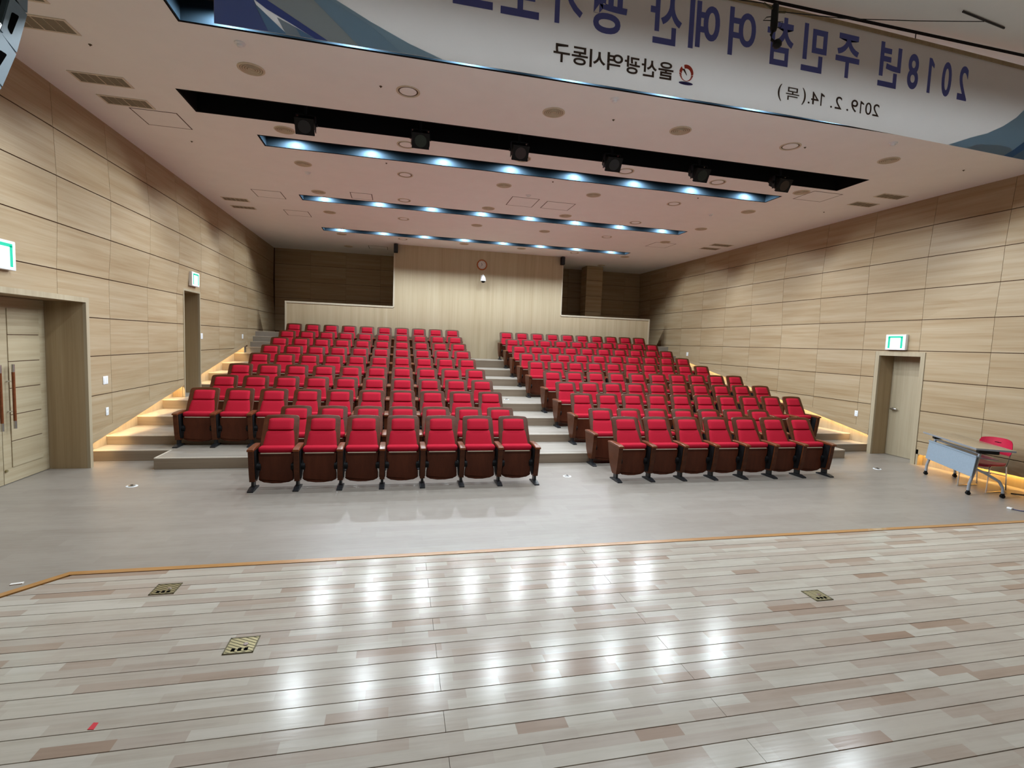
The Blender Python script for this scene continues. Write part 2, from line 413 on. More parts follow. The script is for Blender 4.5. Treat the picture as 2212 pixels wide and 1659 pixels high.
# ------------------------------------------------------------------ side walls
ZR = [0.0, .46, 1.05, 1.635, 2.20, 2.80, 3.395, 3.995, 4.595, HC]
YS = [4.18+1.22*k for k in range(13)]+[YREAR]
def rect_minus(r, c):
    x0, x1, y0, y1 = r; a0, a1, b0, b1 = c
    if a0 >= x1 or a1 <= x0 or b0 >= y1 or b1 <= y0: return [r]
    out = []
    if a0 > x0: out.append((x0, a0, y0, y1))
    if a1 < x1: out.append((a1, x1, y0, y1))
    m0, m1 = max(x0, a0), min(x1, a1)
    if b0 > y0: out.append((m0, m1, y0, b0))
    if b1 < y1: out.append((m0, m1, b1, y1))
    return out
def lerp_t(tab, v):
    if v <= tab[0][0]: return tab[0][1]
    for (a, p), (b_, q) in zip(tab, tab[1:]):
        if v <= b_: return p+(q-p)*(v-a)/(b_-a)
    return tab[-1][1]
# the side walls swell gently into the hall between door height and ceiling
SW_L = [(4.18, -.03), (6.9, .04), (8.5, .10), (10.9, .19), (13.0, .08), (17.8, -.10), (19.75, -.12)]
SW_R = [(4.18, -.15), (6.4, -.13), (7.8, .02), (9.0, .05), (11.5, .12), (12.7, .08), (14.0, .01), (19.75, .0)]
CW_L = [(4.18, 0.), (19.75, -.03)]
CW_R = [(4.18, -.15), (6.5, -.15), (8.0, -.08), (10.0, -.05), (14.0, 0.), (19.75, .06)]
def swell(y, z, sg):
    D = .45*lerp_t(SW_L if sg > 0 else SW_R, y); C_ = lerp_t(CW_L if sg > 0 else CW_R, y)
    return lerp_t([(2.80, 0.), (3.395, .75*D), (3.995, D), (4.595, .5*D+.5*C_), (HC, C_)], z)
DA, DB = .1755, -1.1485          # lit stair edge: z = DA*y + DB   (0.36 at y 8.6)
def side_wall(name, X, sg, cuts, label, low):
    back = MB(); panels = []
    for ya, yb in zip(YS, YS[1:]):
        for za, zb in zip(ZR, ZR[1:]):
            def pieces(r):
                rs = [r]
                for c in cuts: rs = [q for p in rs for q in rect_minus(p, c)]
                out = []
                for (a, b_, c, d) in rs:
                    poly = [(a, c), (b_, c), (b_, d), (a, d)]
                    if b_ > 8.4 and a >= 8.3: poly = clip(poly, -DA, 1, -DB) if a < 16.2 else poly
                    elif low is not None and b_ <= 8.3: poly = clip(poly, 0, 1, -low)
                    if len(poly) >= 3 and max(p[1] for p in poly)-min(p[1] for p in poly) > .004: out.append(poly)
                return out
            for p in pieces((ya, yb, za, zb)): back.prism(p, 'x', X-sg*.016, X-sg*.05)
            gz0 = .0 if za == 0 else .007; gz1 = .0 if zb == HC else .007
            pp = pieces((ya+.003, yb-.003, za+gz0, zb-gz1))
            if pp: panels.append(pp)
    def bend(m): m.v = [(x+sg*swell(y, z, sg), y, z) for x, y, z in m.v]; return m
    wobj = struct(bend(back).build(name, 'groove'), label)
    for pp in panels:
        b = MB()
        for p in pp: b.prism(p, 'x', X, X-sg*.0155)
        bend(b).build('wall_panel', 'wall_wood', wobj)
    return wobj
CUT_L = [(6.63, 8.50, -1, 2.48), (11.80, 12.71, -1, 2.94)]
CUT_R = [(7.70, 8.75, -1, 2.17)]
wl = side_wall('wall_left', XL, 1, CUT_L, 'pale wood-panelled side wall left of the seats', None)
wr = side_wall('wall_right', XR, -1, CUT_R, 'pale wood-panelled side wall right of the seats', .21)
# walls beside the stage and behind the camera
struct(MB().box(XL-.12, XL-.002, -6.0, 4.18, 0, HC).build('wall_stage_left', 'wall_wood'))
struct(MB().box(XR+.002, XR+.12, -6.0, 4.18, 0, HC).build('wall_stage_right', 'wall_wood'))
struct(MB().box(XL-.12, XR+.12, -6.1, -6.0, 0, HC).build('wall_stage_back', 'wall_back_wood'))
# kick recess behind the diagonal edge, with LED strip and diagonal trim board
def recess(X, sg, XB, parent, ya, yb):
    lo, hi = (min(XB, XB-sg*.06), max(XB, XB-sg*.06))
    for pa, pb in (((8.50, 11.80), (12.71, 16.25)) if sg > 0 else ((8.75, 16.25),)):
        MB().box(lo, hi, pa, pb, 0.0, 2.1).build('recess_panel', 'frame_wood', parent)
    MB().box(min(X-sg*.052, XB), max(X-sg*.052, XB), 16.2, 16.25, 1.49, 2.1).build('recess_end', 'frame_wood', parent)
    segs = [(ya, yb)]
    for (a, b_) in segs:
        z0, z1 = DA*a+DB, DA*b_+DB
        MB().prism([(a, z0-.0), (b_, z1-.0), (b_, z1+.125), (a, z0+.125)], 'x', X+sg*.004, X-sg*.03).build('edge_board', 'wall_wood', parent)
def led(X, sg, XB, pts, label):
    xa, xb = X-sg*.068, X-sg*.090
    (a, z0), (b_, z1) = pts
    o = MB().prism([(a, z0), (b_, z1), (b_, z1+.012), (a, z0+.012)], 'x', xa, xb).build('led_strip', 'led2')
    return tag(o, label, 'light strip', 'warm LED strips under the side walls')
recess(XL, 1, RECL, wl, 8.50, 11.80); 
MB().prism([(12.71, DA*12.71+DB), (16.2, DA*16.2+DB), (16.2, DA*16.2+DB+.125), (12.71, DA*12.71+DB+.125)], 'x', XL+.004, XL-.03).build('edge_board', 'wall_wood', wl)
recess(XR, -1, RECR, wr, 8.75, 16.2)
for X, sg, XB, p in ((XL, 1, RECL, wl), (XR, -1, RECR, wr)):   # lid of the recess
    for a, b_ in (((8.50, 11.80), (12.71, 16.2)) if sg > 0 else ((8.75, 16.2),)):
        MB().prism([(a, DA*a+DB+.06), (b_, DA*b_+DB+.06), (b_, DA*b_+DB+.075), (a, DA*a+DB+.075)], 'x', X-sg*.03, XB).build('recess_lid', 'frame_wood', p)
led(XL, 1, RECL, ((8.55, DA*8.55+DB+.035), (11.75, DA*11.75+DB+.035)), 'warm strip light under left wall edge before the stair doorway')
led(XL, 1, RECL, ((12.75, DA*12.75+DB+.035), (16.15, DA*16.15+DB+.035)), 'warm strip light under left wall edge beyond the stair doorway')
led(XR, -1, RECR, ((8.8, DA*8.8+DB+.035), (16.15, DA*16.15+DB+.035)), 'warm strip light under the right wall edge along the stairs')
MB().box(RECR, RECR+.06, 4.18, 7.70, 0.0, .4).build('recess_panel', 'frame_wood', wr)
MB().box(XR+.03, RECR, 4.18, 7.70, .285, .30).build('recess_lid', 'frame_wood', wr)
MB().box(XR, RECR, 7.66, 7.70, 0.0, .3).build('recess_end', 'frame_wood', wr)
tag(MB().box(XR+.066, XR+.088, 4.3, 7.62, .245, .257).build('led_strip', 'led'), 'warm strip light under right wall behind the folding table', 'light strip', 'warm LED strips under the side walls')

# ------------------------------------------------------------------ doors
def door_frame(X, sg, y0, y1, z0, z1, tw, depth, parent, face='frame_wood'):
    """architrave on the wall face and lining boards into the wall"""
    a, b_ = X+sg*.012, X-sg*.03
    MB().box(min(a, b_), max(a, b_), y0-tw, y0, z0, z1+tw).build('architrave', face, parent)
    MB().box(min(a, b_), max(a, b_), y1, y1+tw, z0, z1+tw).build('architrave', face, parent)
    MB().box(min(a, b_), max(a, b_), y0, y1, z1, z1+tw).build('architrave', face, parent)
    c, d = X-sg*.03, X-sg*depth
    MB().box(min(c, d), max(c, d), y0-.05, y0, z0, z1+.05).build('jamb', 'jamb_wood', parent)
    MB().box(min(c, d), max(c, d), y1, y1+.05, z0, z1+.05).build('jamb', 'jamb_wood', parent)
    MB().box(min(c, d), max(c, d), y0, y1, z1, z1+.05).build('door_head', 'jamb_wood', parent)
def pull(x, y, z0, z1, sg, parent):
    g = MB().tube([(x, y, z0+.10), (x, y, z1-.10)], .017, 10).build('pull_handle', 'arm_wood', parent)
    e = MB(); e.tube([(x, y, z0), (x, y, z0+.10)], .0175, 10); e.tube([(x, y, z1-.10), (x, y, z1)], .0175, 10); e.build('handle_end', 'steel', g)
    e = MB()
    for z in (z0+.22, z1-.22): e.tube([(x-sg*.07, y, z), (x, y, z)], .008, 8)
    e.build('handle_bracket', 'chrome', g)
d1 = struct(bpy.data.objects.new('door_1', None), 'pale wood double door in a deep recess, left wall'); COL.objects.link(d1)
door_frame(XL, 1, 6.70, 8.43, 0.0, 2.41, .07, .56, d1)
XD = -4.91
for (ya, yb, hy) in ((7.575, 8.425, 7.68), (6.71, 7.565, 7.46)):
    lf = MB().box(XD-.045, XD, ya, yb, .008, 2.405).build('door_leaf', 'door_wood', d1)
    pw0, pw1 = ya+.14, yb-.13
    MB().box(XD, XD+.002, pw0, pw1, .205, 2.26).build('panel_groove', 'groove', lf)
    for k in range(6):
        z0 = .20+k*.345; MB().box(XD+.002, XD+.010, pw0, pw1, z0+.006, z0+.339).build('door_panel', 'door_wood', lf)
    pull(XD+.075, hy, .72, 1.55, 1, lf)
MB().box(XD-.06, XD-.05, 6.6, 8.5, 0, 2.5).build('door_void', 'dark_void', d1)
MB().cyl((XD, 7.60, .18), 'x', .018, .018, .02, 10).build('floor_bolt', 'brass', d1)
d2 = struct(bpy.data.objects.new('door_2', None), 'tall narrow recessed doorway beside left stairs'); COL.objects.link(d2)
door_frame(XL, 1, 11.84, 12.67, .67, 2.90, .04, .62, d2)
MB().box(XL-.66, XL-.61, 11.84, 12.67, .672, 2.9).build('door_leaf', 'door_wood', d2)
MB().box(XL-.62, RECL, 11.79, 12.72, .60, .672).build('threshold', 'tier', d2)
MB().box(RECL, XL+.0, 11.80, 12.71, .55, .674).build('threshold', 'tier', d2)
d3 = struct(bpy.data.objects.new('door_3', None), 'single pale wood door in a recess, right wall'); COL.objects.link(d3)
door_frame(XR, -1, 7.79, 8.65, 0.0, 2.09, .085, .42, d3)
lf = MB().box(XR+.37, XR+.41, 7.795, 8.645, .006, 2.088).build('door_leaf', 'frame_wood', d3)
kn = MB(); kn.cyl((XR+.37, 8.56, .98), 'x', .028, .026, -.012, 14); kn.cyl((XR+.36, 8.56, .98), 'x', .012, .012, -.035, 12); kn.rbox(XR+.30, XR+.335, 8.44, 8.58, .965, .995, .008)
kn.build('lever_handle', 'steel', lf)

# ------------------------------------------------------------------ rear walls
bk = MB(); bk.box(XL-.1, XR+.1, YREAR+.016, YREAR+.12, 0, HC)
rw = struct(bk.build('wall_back', 'groove'), 'dark panelled rear wall behind the parapets')
ZB = [2.2, 2.80, 3.395, 3.995, 4.595, HC]
XB_ = [XL]+[-3.21+1.23*k for k in range(11)]+[XR]
for xa, xb in zip(XB_, XB_[1:]):
    for za, zb in zip(ZB, ZB[1:]):
        if xa > -.6 and xb < 5.7: continue
        MB().box(xa+.003, xb-.003, YREAR, YREAR+.0155, za+.007, zb-(.0 if zb == HC else .007)).build('wall_panel', 'wall_back_wood', rw)
YB = 17.24
bo = struct(MB().box(-.23, 5.56, YB, YREAR+.01, 1.4, HC).build('wall_centre', 'booth_wood'), 'full-height vertical-grain wood wall carrying the clock')
for xa, xb in ((-.245, -.20), (5.53, 5.575)): MB().box(xa, xb, YB-.012, YB+.05, 3.10, HC).build('corner_trim', 'booth_trim', bo)
for xa, xb, nm in ((-3.54, -.232, 'left'), (5.562, 8.99, 'right')):
    p = struct(MB().box(xa, xb, YB, YB+.12, 1.3, 3.07).build('parapet', 'booth_wood'), 'low vertical-grain wood parapet, %s of the clock wall' % nm)
    MB().box(xa-.02 if nm == 'left' else xa, xb if nm == 'left' else xb+.02, YB-.014, YB+.14, 3.075, 3.13).build('cap_rail', 'booth_trim', p)
    ex = xa if nm == 'left' else xb
    MB().box(ex-(.02 if nm == 'left' else .03), ex+(.03 if nm == 'left' else .02), YB-.014, YB+.13, 1.3, 3.075).build('end_trim', 'booth_trim', p)
cl = MB().box(6.99, 7.61, 18.615, 19.2, 2.1, HC)
co = struct(cl.build('column', 'groove'), 'square wood-clad column behind the right parapet')
for za, zb in zip(ZB, ZB[1:]):
    MB().box(6.975, 7.625, 18.6, 18.615, za+.007, zb-.007).build('column_panel', 'wall_back_wood', co)
    MB().box(6.975, 6.99, 18.615, 19.2, za+.007, zb-.007).build('column_panel', 'wall_wood', co)
    MB().box(7.61, 7.625, 18.615, 19.2, za+.007, zb-.007).build('column_panel', 'wall_wood', co)

# ------------------------------------------------------------------ auditorium seats
def yb_(z): return .135+(z-.52)*.53
def pillow(zb, zt, wb, wt, T, nx=12, nz=8, e=6, rc=.05):
    b = MB(); vs = []; idx = {}
    for j in range(nz+1):
        v = -1+2*j/nz; v = math.copysign(abs(v)**.7, v); z = (zb+zt)/2+v*(zt-zb)/2
        wv = wb+(wt-wb)*(v+1)/2; wv *= 1-rc*abs(v)**10
        for i in range(nx+1):
            u = -1+2*i/nx; u = math.copysign(abs(u)**.7, u)
            d = T*math.sqrt(max(0, (1-abs(u)**e)*(1-abs(v)**e)))
            zz = z-(abs(v)*.0)+(.006*(1-u*u) if v > .99 else 0)
            idx[i, j] = len(vs); vs.append((u*wv, yb_(zz)-d, zz))
    fs = [(idx[i, j], idx[i+1, j], idx[i+1, j+1], idx[i, j+1]) for i in range(nx) for j in range(nz)]
    ring = [idx[i, 0] for i in range(nx+1)]+[idx[nx, j] for j in range(1, nz+1)]+[idx[i, nz] for i in range(nx-1, -1, -1)]+[idx[0, j] for j in range(nz-1, 0, -1)]
    b.add(vs, fs+[tuple(ring[::-1])], True); return b
def outline_round(pts, rads, n=4):
    out = []
    m = len(pts)
    for i in range(m):
        p = Vector(pts[i]); a = Vector(pts[i-1]); c = Vector(pts[(i+1) % m]); r = rads[i]
        if r <= 0: out.append(tuple(p)); continue
        d1_ = (a-p).normalized(); d2_ = (c-p).normalized(); s = p+d1_*r; e_ = p+d2_*r
        for k in range(n+1):
            t = k/n; out.append(tuple((s*(1-t)+p*t)*(1-t)+(p*(1-t)+e_*t)*t))
    return out
def seat_meshes():
    S = {}
    # backrest board
    ol = outline_round([(-.205, .27), (.205, .27), (.232, .52), (.237, .62), (.225, .93), (0, .943), (-.225, .93), (-.237, .62), (-.232, .52)], [.02, .02, .05, .05, .045, .1, .045, .05, .05])
    b = MB(); n = len(ol); th = .034
    f = [(x, yb_(z), z) for x, z in ol]; k = [(x, yb_(z)+th, z) for x, z in ol]
    fi = [(x*.975, yb_(z)-.006, .61+(z-.61)*.985) for x, z in ol]
    b.add(fi+f+k, [tuple(range(n))]+[(i, (i+1) % n, n+(i+1) % n, n+i) for i in range(n)]+[(n+i, n+(i+1) % n, 2*n+(i+1) % n, 2*n+i) for i in range(n)]+[tuple(range(2*n, 3*n))[::-1]], True)
    S['backrest_frame'] = b.mesh('backrest_frame', 'seat_wood')
    S['headrest_cushion'] = pillow(.745, .898, .168, .163, .045).mesh('headrest_cushion', 'seat_red')
    S['back_cushion'] = pillow(.50, .745, .216, .178, .035).mesh('back_cushion', 'seat_red')
    b = MB(); b.rbox(-.222, .222, -.038, .115, .487, .565, .032, 3); b.rbox(-.20, .20, .018, .105, .10, .50, .02, 2)
    S['seat_cushion'] = b.mesh('seat_cushion', 'seat_red')
    ol = outline_round([(-.19, .088), (0, .042), (.19, .088), (.219, .12), (.215, .22), (.197, .26), (.197, .33), (.217, .37), (.219, .484), (-.219, .484), (-.217, .37), (-.197, .33), (-.197, .26), (-.215, .22), (-.219, .12)], [.05, .17, .05, .03, .03, .03, .03, .03, .012, .012, .03, .03, .03, .03, .03], 3)
    b = MB(); n = len(ol)
    def ys_(z): return -.018+(.49-z)*.06
    fi = [(x*.97, ys_(z)-.008, .28+(z-.28)*.97) for x, z in ol]; f = [(x, ys_(z), z) for x, z in ol]; k = [(x, ys_(z)+.022, z) for x, z in ol]
    b.add(fi+f+k, [tuple(range(n))]+[(i, (i+1) % n, n+(i+1) % n, n+i) for i in range(n)]+[(n+i, n+(i+1) % n, 2*n+(i+1) % n, 2*n+i) for i in range(n)]+[tuple(range(2*n, 3*n))[::-1]], False)
    S['seat_shell'] = b.mesh('seat_shell', 'shell_wood')
    S['seat_trim'] = MB().box(-.188, .188, -.034, -.012, .476, .488).mesh('seat_trim', 'cream')
    b = MB(); b.cyl((-.025, .0, 0), 'x', .048, .048, .05, 18); b.cyl((-.03, .0, 0), 'x', .02, .02, .06, 12)
    S['hinge'] = b.mesh('hinge', 'black')
    prof = [(-.165, .545), (-.15, .42), (-.125, .25), (-.095, .115), (.035, .10), (.075, .13), (.16, .24), (.215, .40), (.25, .545)]
    S['arm_panel'] = MB().prism(prof, 'x', -.033, .033).mesh('arm_panel', 'seat_wood')
    ip = [(-.140, .535), (-.125, .42), (-.10, .25), (-.075, .14), (.03, .125), (.065, .15), (.145, .25), (.195, .40), (.225, .535)]
    S['side_plate_r'] = MB().prism(ip, 'x', .0335, .040).mesh('side_plate', 'black')
    S['side_plate_l'] = MB().prism(ip, 'x', -.040, -.0335).mesh('side_plate', 'black')
    b = MB(); sec = []
    for y, z, wd in ((-.195, .538, .036), (-.19, .562, .040), (-.12, .575, .041), (.05, .580, .041), (.20, .578, .039), (.262, .568, .034)):
        sec.append([(-wd, y, .545 if y > -.19 else .538), (wd, y, .545 if y > -.19 else .538), (wd, y, z-.006), (wd-.007, y, z), (-wd+.007, y, z), (-wd, y, z-.006)])
    vs = [p for s in sec for p in s]; m = 6
    b.add(vs, [(k*m+i, k*m+(i+1) % m, (k+1)*m+(i+1) % m, (k+1)*m+i) for k in range(len(sec)-1) for i in range(m)]+[tuple(range(m))[::-1], tuple(range((len(sec)-1)*m, len(sec)*m))], True)
    S['armrest'] = b.mesh('armrest', 'arm_wood')
    b = MB(); b.prism([(-.07, .02), (.03, .02), (.03, .12), (-.07, .12)], 'x', -.017, .017)
    S['arm_post'] = b.mesh('arm_post', 'black_metal')
    b = MB(); b.prism(outline_round([(-.195, 0), (.115, 0), (.115, .018), (.03, .04), (-.09, .042), (-.195, .018)], [0, 0, .01, .02, .02, .01], 2), 'x', -.036, .036)
    S['foot'] = b.mesh('foot', 'black_metal')
    return S
SM = seat_meshes()
XA_L, XA_R = 1.708, 3.567
RN = ['front', 'second', 'third', 'fourth', 'fifth', 'sixth', 'seventh', 'eighth', 'ninth', 'rearmost']
def add_arm(t, x, left_in, right_in):
    a = link('arm_panel', SM['arm_panel'], t); a.location = (x, 0, 0)
    link('armrest', SM['armrest'], a)
    if left_in: link('side_plate', SM['side_plate_l'], a)
    if right_in: link('side_plate', SM['side_plate_r'], a)
    p = link('arm_post', SM['arm_post'], t); p.location = (x, 0, 0); link('foot', SM['foot'], p)
for row in range(10):
    n = 7 if row < 2 else 10
    for side in (0, 1):
        for k in range(n):
            x = XA_L-k*SP if side == 0 else XA_R+k*SP
            blk = 'left' if side == 0 else 'right'
            lab = 'red tip-up seat in the %s row of the %s block, %s from the centre aisle' % (RN[row], blk, ORD[k])
            t = thing('auditorium_seat', lab, 'seat', (x, ROWY[row]-.36, TZ[row]), 0, 'red tip-up auditorium seats')
            for part in ('backrest_frame', 'headrest_cushion', 'back_cushion', 'seat_cushion', 'seat_shell', 'seat_trim'): link(part, SM[part], t)
            for hx in (-.212, .212): link('hinge', SM['hinge'], t).location = (hx, .0, .295)
            left_end = (k == n-1) if side == 0 else (k == 0)
            right_end = (k == 0) if side == 0 else (k == n-1)
            add_arm(t, -.275, not left_end, True)
            if right_end: add_arm(t, .275, True, False)

# ------------------------------------------------------------------ ceiling fittings
dif = MB(); dif.lathe((0, 0, 0), [(.150, 0), (.150, -.006), (.140, -.012), (.128, -.010), (.124, -.002)], 24)
dif_ring = dif.mesh('grille_ring', 'cream')
dl = MB()
for r in (.118, .092, .066, .040): dl.lathe((0, 0, 0), [(r, -.004), (r-.004, -.010), (r-.016, -.006), (r-.018, -.001)], 24)
dl.lathe((0, 0, 0), [(.02, -.004), (.0, -.008)], 12)
dif_louv = dl.mesh('louvre_rings', 'tan')
dif_back = MB().cyl((0, 0, -.002), 'z', .125, .125, .0015, 24).mesh('grille_back', 'tan_dark')
rl = MB().lathe((0, 0, 0), [(.148, 0), (.148, -.006), (.140, -.012), (.128, -.008), (.122, .0)], 24).mesh('light_trim', 'cream')
rl2 = MB().lathe((0, 0, 0), [(.123, -.002), (.118, -.005), (.110, -.0035), (.104, -.001)], 24).mesh('reflector_rim', 'brass_dark')
rl3 = MB().lathe((0, 0, 0), [(.106, -.0035), (.08, -.010), (.04, -.014), (0, -.015)], 24).mesh('light_lens', 'ceil')
rl4 = MB().cyl((0, 0, -.0012), 'z', .118, .118, .001, 24).mesh('light_gap', 'ceil_dark')
FY = [(6.72, 'DRDDRD', 'between the banner and the black slot'), (8.49, 'DRRRRD', 'just behind the black slot'), (10.0, 'DRDDRD', 'behind the first lit slot over the seats'),
      (11.79, 'DRDDRD', 'in front of the middle lit slot'), (13.57, 'DRDDRD', 'behind the middle lit slot'), (16.25, 'DRDDRD', 'behind the rearmost lit slot'), (18.31, 'DR  RD', 'over the dark rear gallery')]
for y, pat, where in FY:
    for i, c in enumerate(pat):
        if c == 'D':
            t = thing('ceiling_diffuser', 'round tan louvred ceiling diffuser %s, %s from left' % (where, ORD[i]), 'diffuser', (FX[i], y, HC), 0, 'round ceiling diffusers')
            link('grille_ring', dif_ring, t); link('louvre_rings', dif_louv, t); link('grille_back', dif_back, t)
        elif c == 'R':
            t = thing('recessed_downlight', 'unlit round ceiling downlight %s, %s from left' % (where, ORD[i]), 'downlight', (FX[i], y, HC), 0, 'unlit round downlights')
            link('light_trim', rl, t); link('reflector_rim', rl2, t); link('light_lens', rl3, t); link('light_gap', rl4, t)
det_a = MB().lathe((0, 0, 0), [(.055, 0), (.055, -.012), (.045, -.018), (.0, -.02)], 18).mesh('detector_base', 'white')
det_b = MB().lathe((0, 0, -.018), [(.032, 0), (.030, -.016), (.018, -.024), (.0, -.026)], 16).mesh('detector_head', 'white')
for x, y, wh in ((-1.74, 6.18, 'above the left end of the banner'), (2.55, 6.15, 'above the middle of the banner'), (6.88, 6.18, 'right of the banner date'), (-1.77, 10.49, 'left, behind the first lit slot'), (2.55, 10.48, 'centre, behind the first lit slot'), (6.83, 10.49, 'right, behind the first lit slot')):
    t = thing('smoke_detector', 'small white smoke detector on the ceiling, '+wh, 'detector', (x, y, HC), 0, 'smoke detectors')
    link('detector_base', det_a, t); link('detector_head', det_b, t)
spr_a = MB().lathe((0, 0, 0), [(.018, 0), (.018, -.003), (.009, -.005), (.004, -.012), (.0, -.012)], 12).mesh('sprinkler_base', 'brass_dark')
spr_b = MB().cyl((0, 0, -.015), 'z', .008, .008, .002, 10).mesh('sprinkler_plate', 'brass_dark')
for y, wh in ((6.69, 'in front of the black slot'), (9.47, 'behind the first lit slot')):
    for i, x in enumerate((-3.38, -.30, 2.77, 5.85, 8.9)):
        t = thing('sprinkler', 'tiny dark sprinkler on the ceiling %s, %s from left' % (wh, ORD[i]), 'sprinkler', (x, y, HC), 0, 'ceiling sprinklers')
        link('sprinkler_base', spr_a, t); link('sprinkler_plate', spr_b, t)
def vent(x0, x1, y0, y1, label):
    t = thing('air_vent', label, 'vent', ((x0+x1)/2, (y0+y1)/2, HC), 0, 'slatted ceiling vents')
    hx, hy = (x1-x0)/2, (y1-y0)/2; f = .025
    b = MB(); b.box(-hx, hx, -hy, -hy+f, -.008, 0); b.box(-hx, hx, hy-f, hy, -.008, 0); b.box(-hx, -hx+f, -hy+f, hy-f, -.008, 0); b.box(hx-f, hx, -hy+f, hy-f, -.008, 0)
    b.build('vent_frame', 'vent_cream', t)
    MB().box(-hx+f, hx-f, -hy+f, hy-f, -.0025, -.0005).build('vent_back', 'tan_dark', t)
    n = 9
    for k in range(n):
        yy = -hy+f+(k+.5)*(2*hy-2*f)/n
        MB().prism([(yy-.009, -.001), (yy+.006, -.007), (yy+.008, -.006), (yy-.006, -.001)], 'x', -hx+f, hx-f).build('slat', 'vent_slat', t)
    for k in range(1, 6): MB().box(-hx+k*hx/3-(.006 if k == 3 else .002), -hx+k*hx/3+(.006 if k == 3 else .002), -hy+f, hy-f, -.0085, -.001).build('vent_bar', 'tan', t)
vent(-4.0, -3.35, 5.72, 5.99, 'slatted ceiling vent at the top left corner, partly behind the black speaker')
vent(-4.0, -3.37, 6.24, 6.52, 'slatted ceiling vent beside the hanging speaker array')
vent(-4.0, -3.40, 7.41, 7.69, 'slatted ceiling vent left of the black slot, nearer the stage')
vent(-4.0, -3.41, 8.02, 8.30, 'slatted ceiling vent touching the access panel near the left wall')
vent(-4.06, -3.50, 12.98, 13.26, 'far slatted ceiling vent by the left wall, nearer the stage')
vent(-4.08, -3.54, 13.73, 13.98, 'far slatted ceiling vent by the left wall, nearer the rear')
vent(8.86, 9.43, 8.03, 8.27, 'slatted ceiling vent near the right wall, nearest the stage')
vent(8.86, 9.41, 8.61, 8.86, 'slatted ceiling vent near the right wall, second from the stage')
vent(8.80, 9.42, 13.20, 13.48, 'far slatted ceiling vent by the right wall, nearer the stage')
vent(8.82, 9.40, 13.77, 14.04, 'far slatted ceiling vent by the right wall, nearer the rear')
def access(x0, x1, y0, y1, label):
    t = thing('access_panel', label, 'hatch', ((x0+x1)/2, (y0+y1)/2, HC), 0, 'square ceiling access panels')
    hx, hy = (x1-x0)/2, (y1-y0)/2; g = .015
    b = MB(); b.box(-hx, hx, -hy, -hy+g, -.0022, 0); b.box(-hx, hx, hy-g, hy, -.0022, 0); b.box(-hx, -hx+g, -hy+g, hy-g, -.0022, 0); b.box(hx-g, hx, -hy+g, hy-g, -.0022, 0)
    b.build('hatch_frame', 'ceil_dark', t)
    MB().box(-hx+g, hx-g, -hy+g, hy-g, -.002, 0).build('hatch_lid', 'ceil', t)
access(-3.77, -3.17, 8.35, 8.93, 'square ceiling hatch near the left wall beside the black slot')
access(-3.19, -2.59, 12.08, 12.67, 'square ceiling hatch left of the middle lit slot')
access(-2.88, -2.30, 13.72, 14.29, 'square ceiling hatch left, just behind the middle lit slot')
access(-1.11, -.65, 11.56, 12.04, 'small square ceiling hatch in front of the middle lit slot')
access(2.25, 2.85, 10.67, 11.35, 'pale square ceiling hatch near the centre, left of a pair')
access(3.04, 3.69, 10.75, 11.33, 'square ceiling hatch near the centre, right of a pair')
access(7.20, 7.86, 13.69, 14.35, 'square ceiling hatch behind right end of the middle lit slot')
access(7.59, 8.24, 8.34, 8.89, 'square ceiling hatch just behind right end of the black slot')
access(-1.09, -.46, 17.85, 18.40, 'square ceiling hatch over the dark gallery left of the clock wall')
# stage spotlights in the black slot
def spotlight(x, label, gel):
    t = thing('stage_spotlight', label, 'spotlight', (x, 7.85, HC), 0, 'black stage spotlights')
    MB().cyl((0, 0, -.02), 'z', .02, .02, .40, 10).build('hanging_stem', 'black_metal', t)
    b = MB(); b.box(-.135, -.125, -.03, .03, -.22, .0); b.box(.125, .135, -.03, .03, -.22, .0); b.box(-.135, .135, -.03, .03, -.012, .0)
    b.build('yoke', 'black_metal', t)
    rot = Matrix.Translation((0, 0, -.12)) @ Matrix.Rotation(math.radians(32), 4, 'X')
    bd = MB(); bd.prism(outline_round([(-.10, -.10), (.10, -.10), (.115, .08), (-.115, .08)], [.03]*4, 2), 'y', -.10, .14); bd.rbox(-.085, .085, .14, .22, -.07, .06, .02, 2)
    hb = bd.xf(rot).build('lamp_body', 'black', t)
    fr = MB(); fr.prism([(-.125, -.115), (.125, -.115), (.125, .10), (-.125, .10)], 'y', -.135, -.10)
    fr.xf(rot).build('lens_frame', 'black', hb)
    ln = MB(); ln.cyl((0, -.139, -.008), 'y', .085, .085, .006, 20)
    ln.xf(rot).build('lens_filter', gel, hb)
    for sx in (-1, 1):
        MB().cyl((sx*.135, 0, -.12), 'x', .022, .022, sx*.02, 10).build('clamp_knob', 'black', t)
gel = [plain('gel_%d' % i, c, .3) for i, c in enumerate(((.010, .010, .014), (.005, .016, .010), (.022, .007, .010), (.011, .012, .018), (.006, .013, .010), (.018, .007, .007)))]
for i, x in enumerate((-1.36, .23, 1.73, 3.26, 4.83, 6.42)):
    spotlight(x, 'black stage spotlight hanging from the black slot, %s from left' % ORD[i], gel[i])

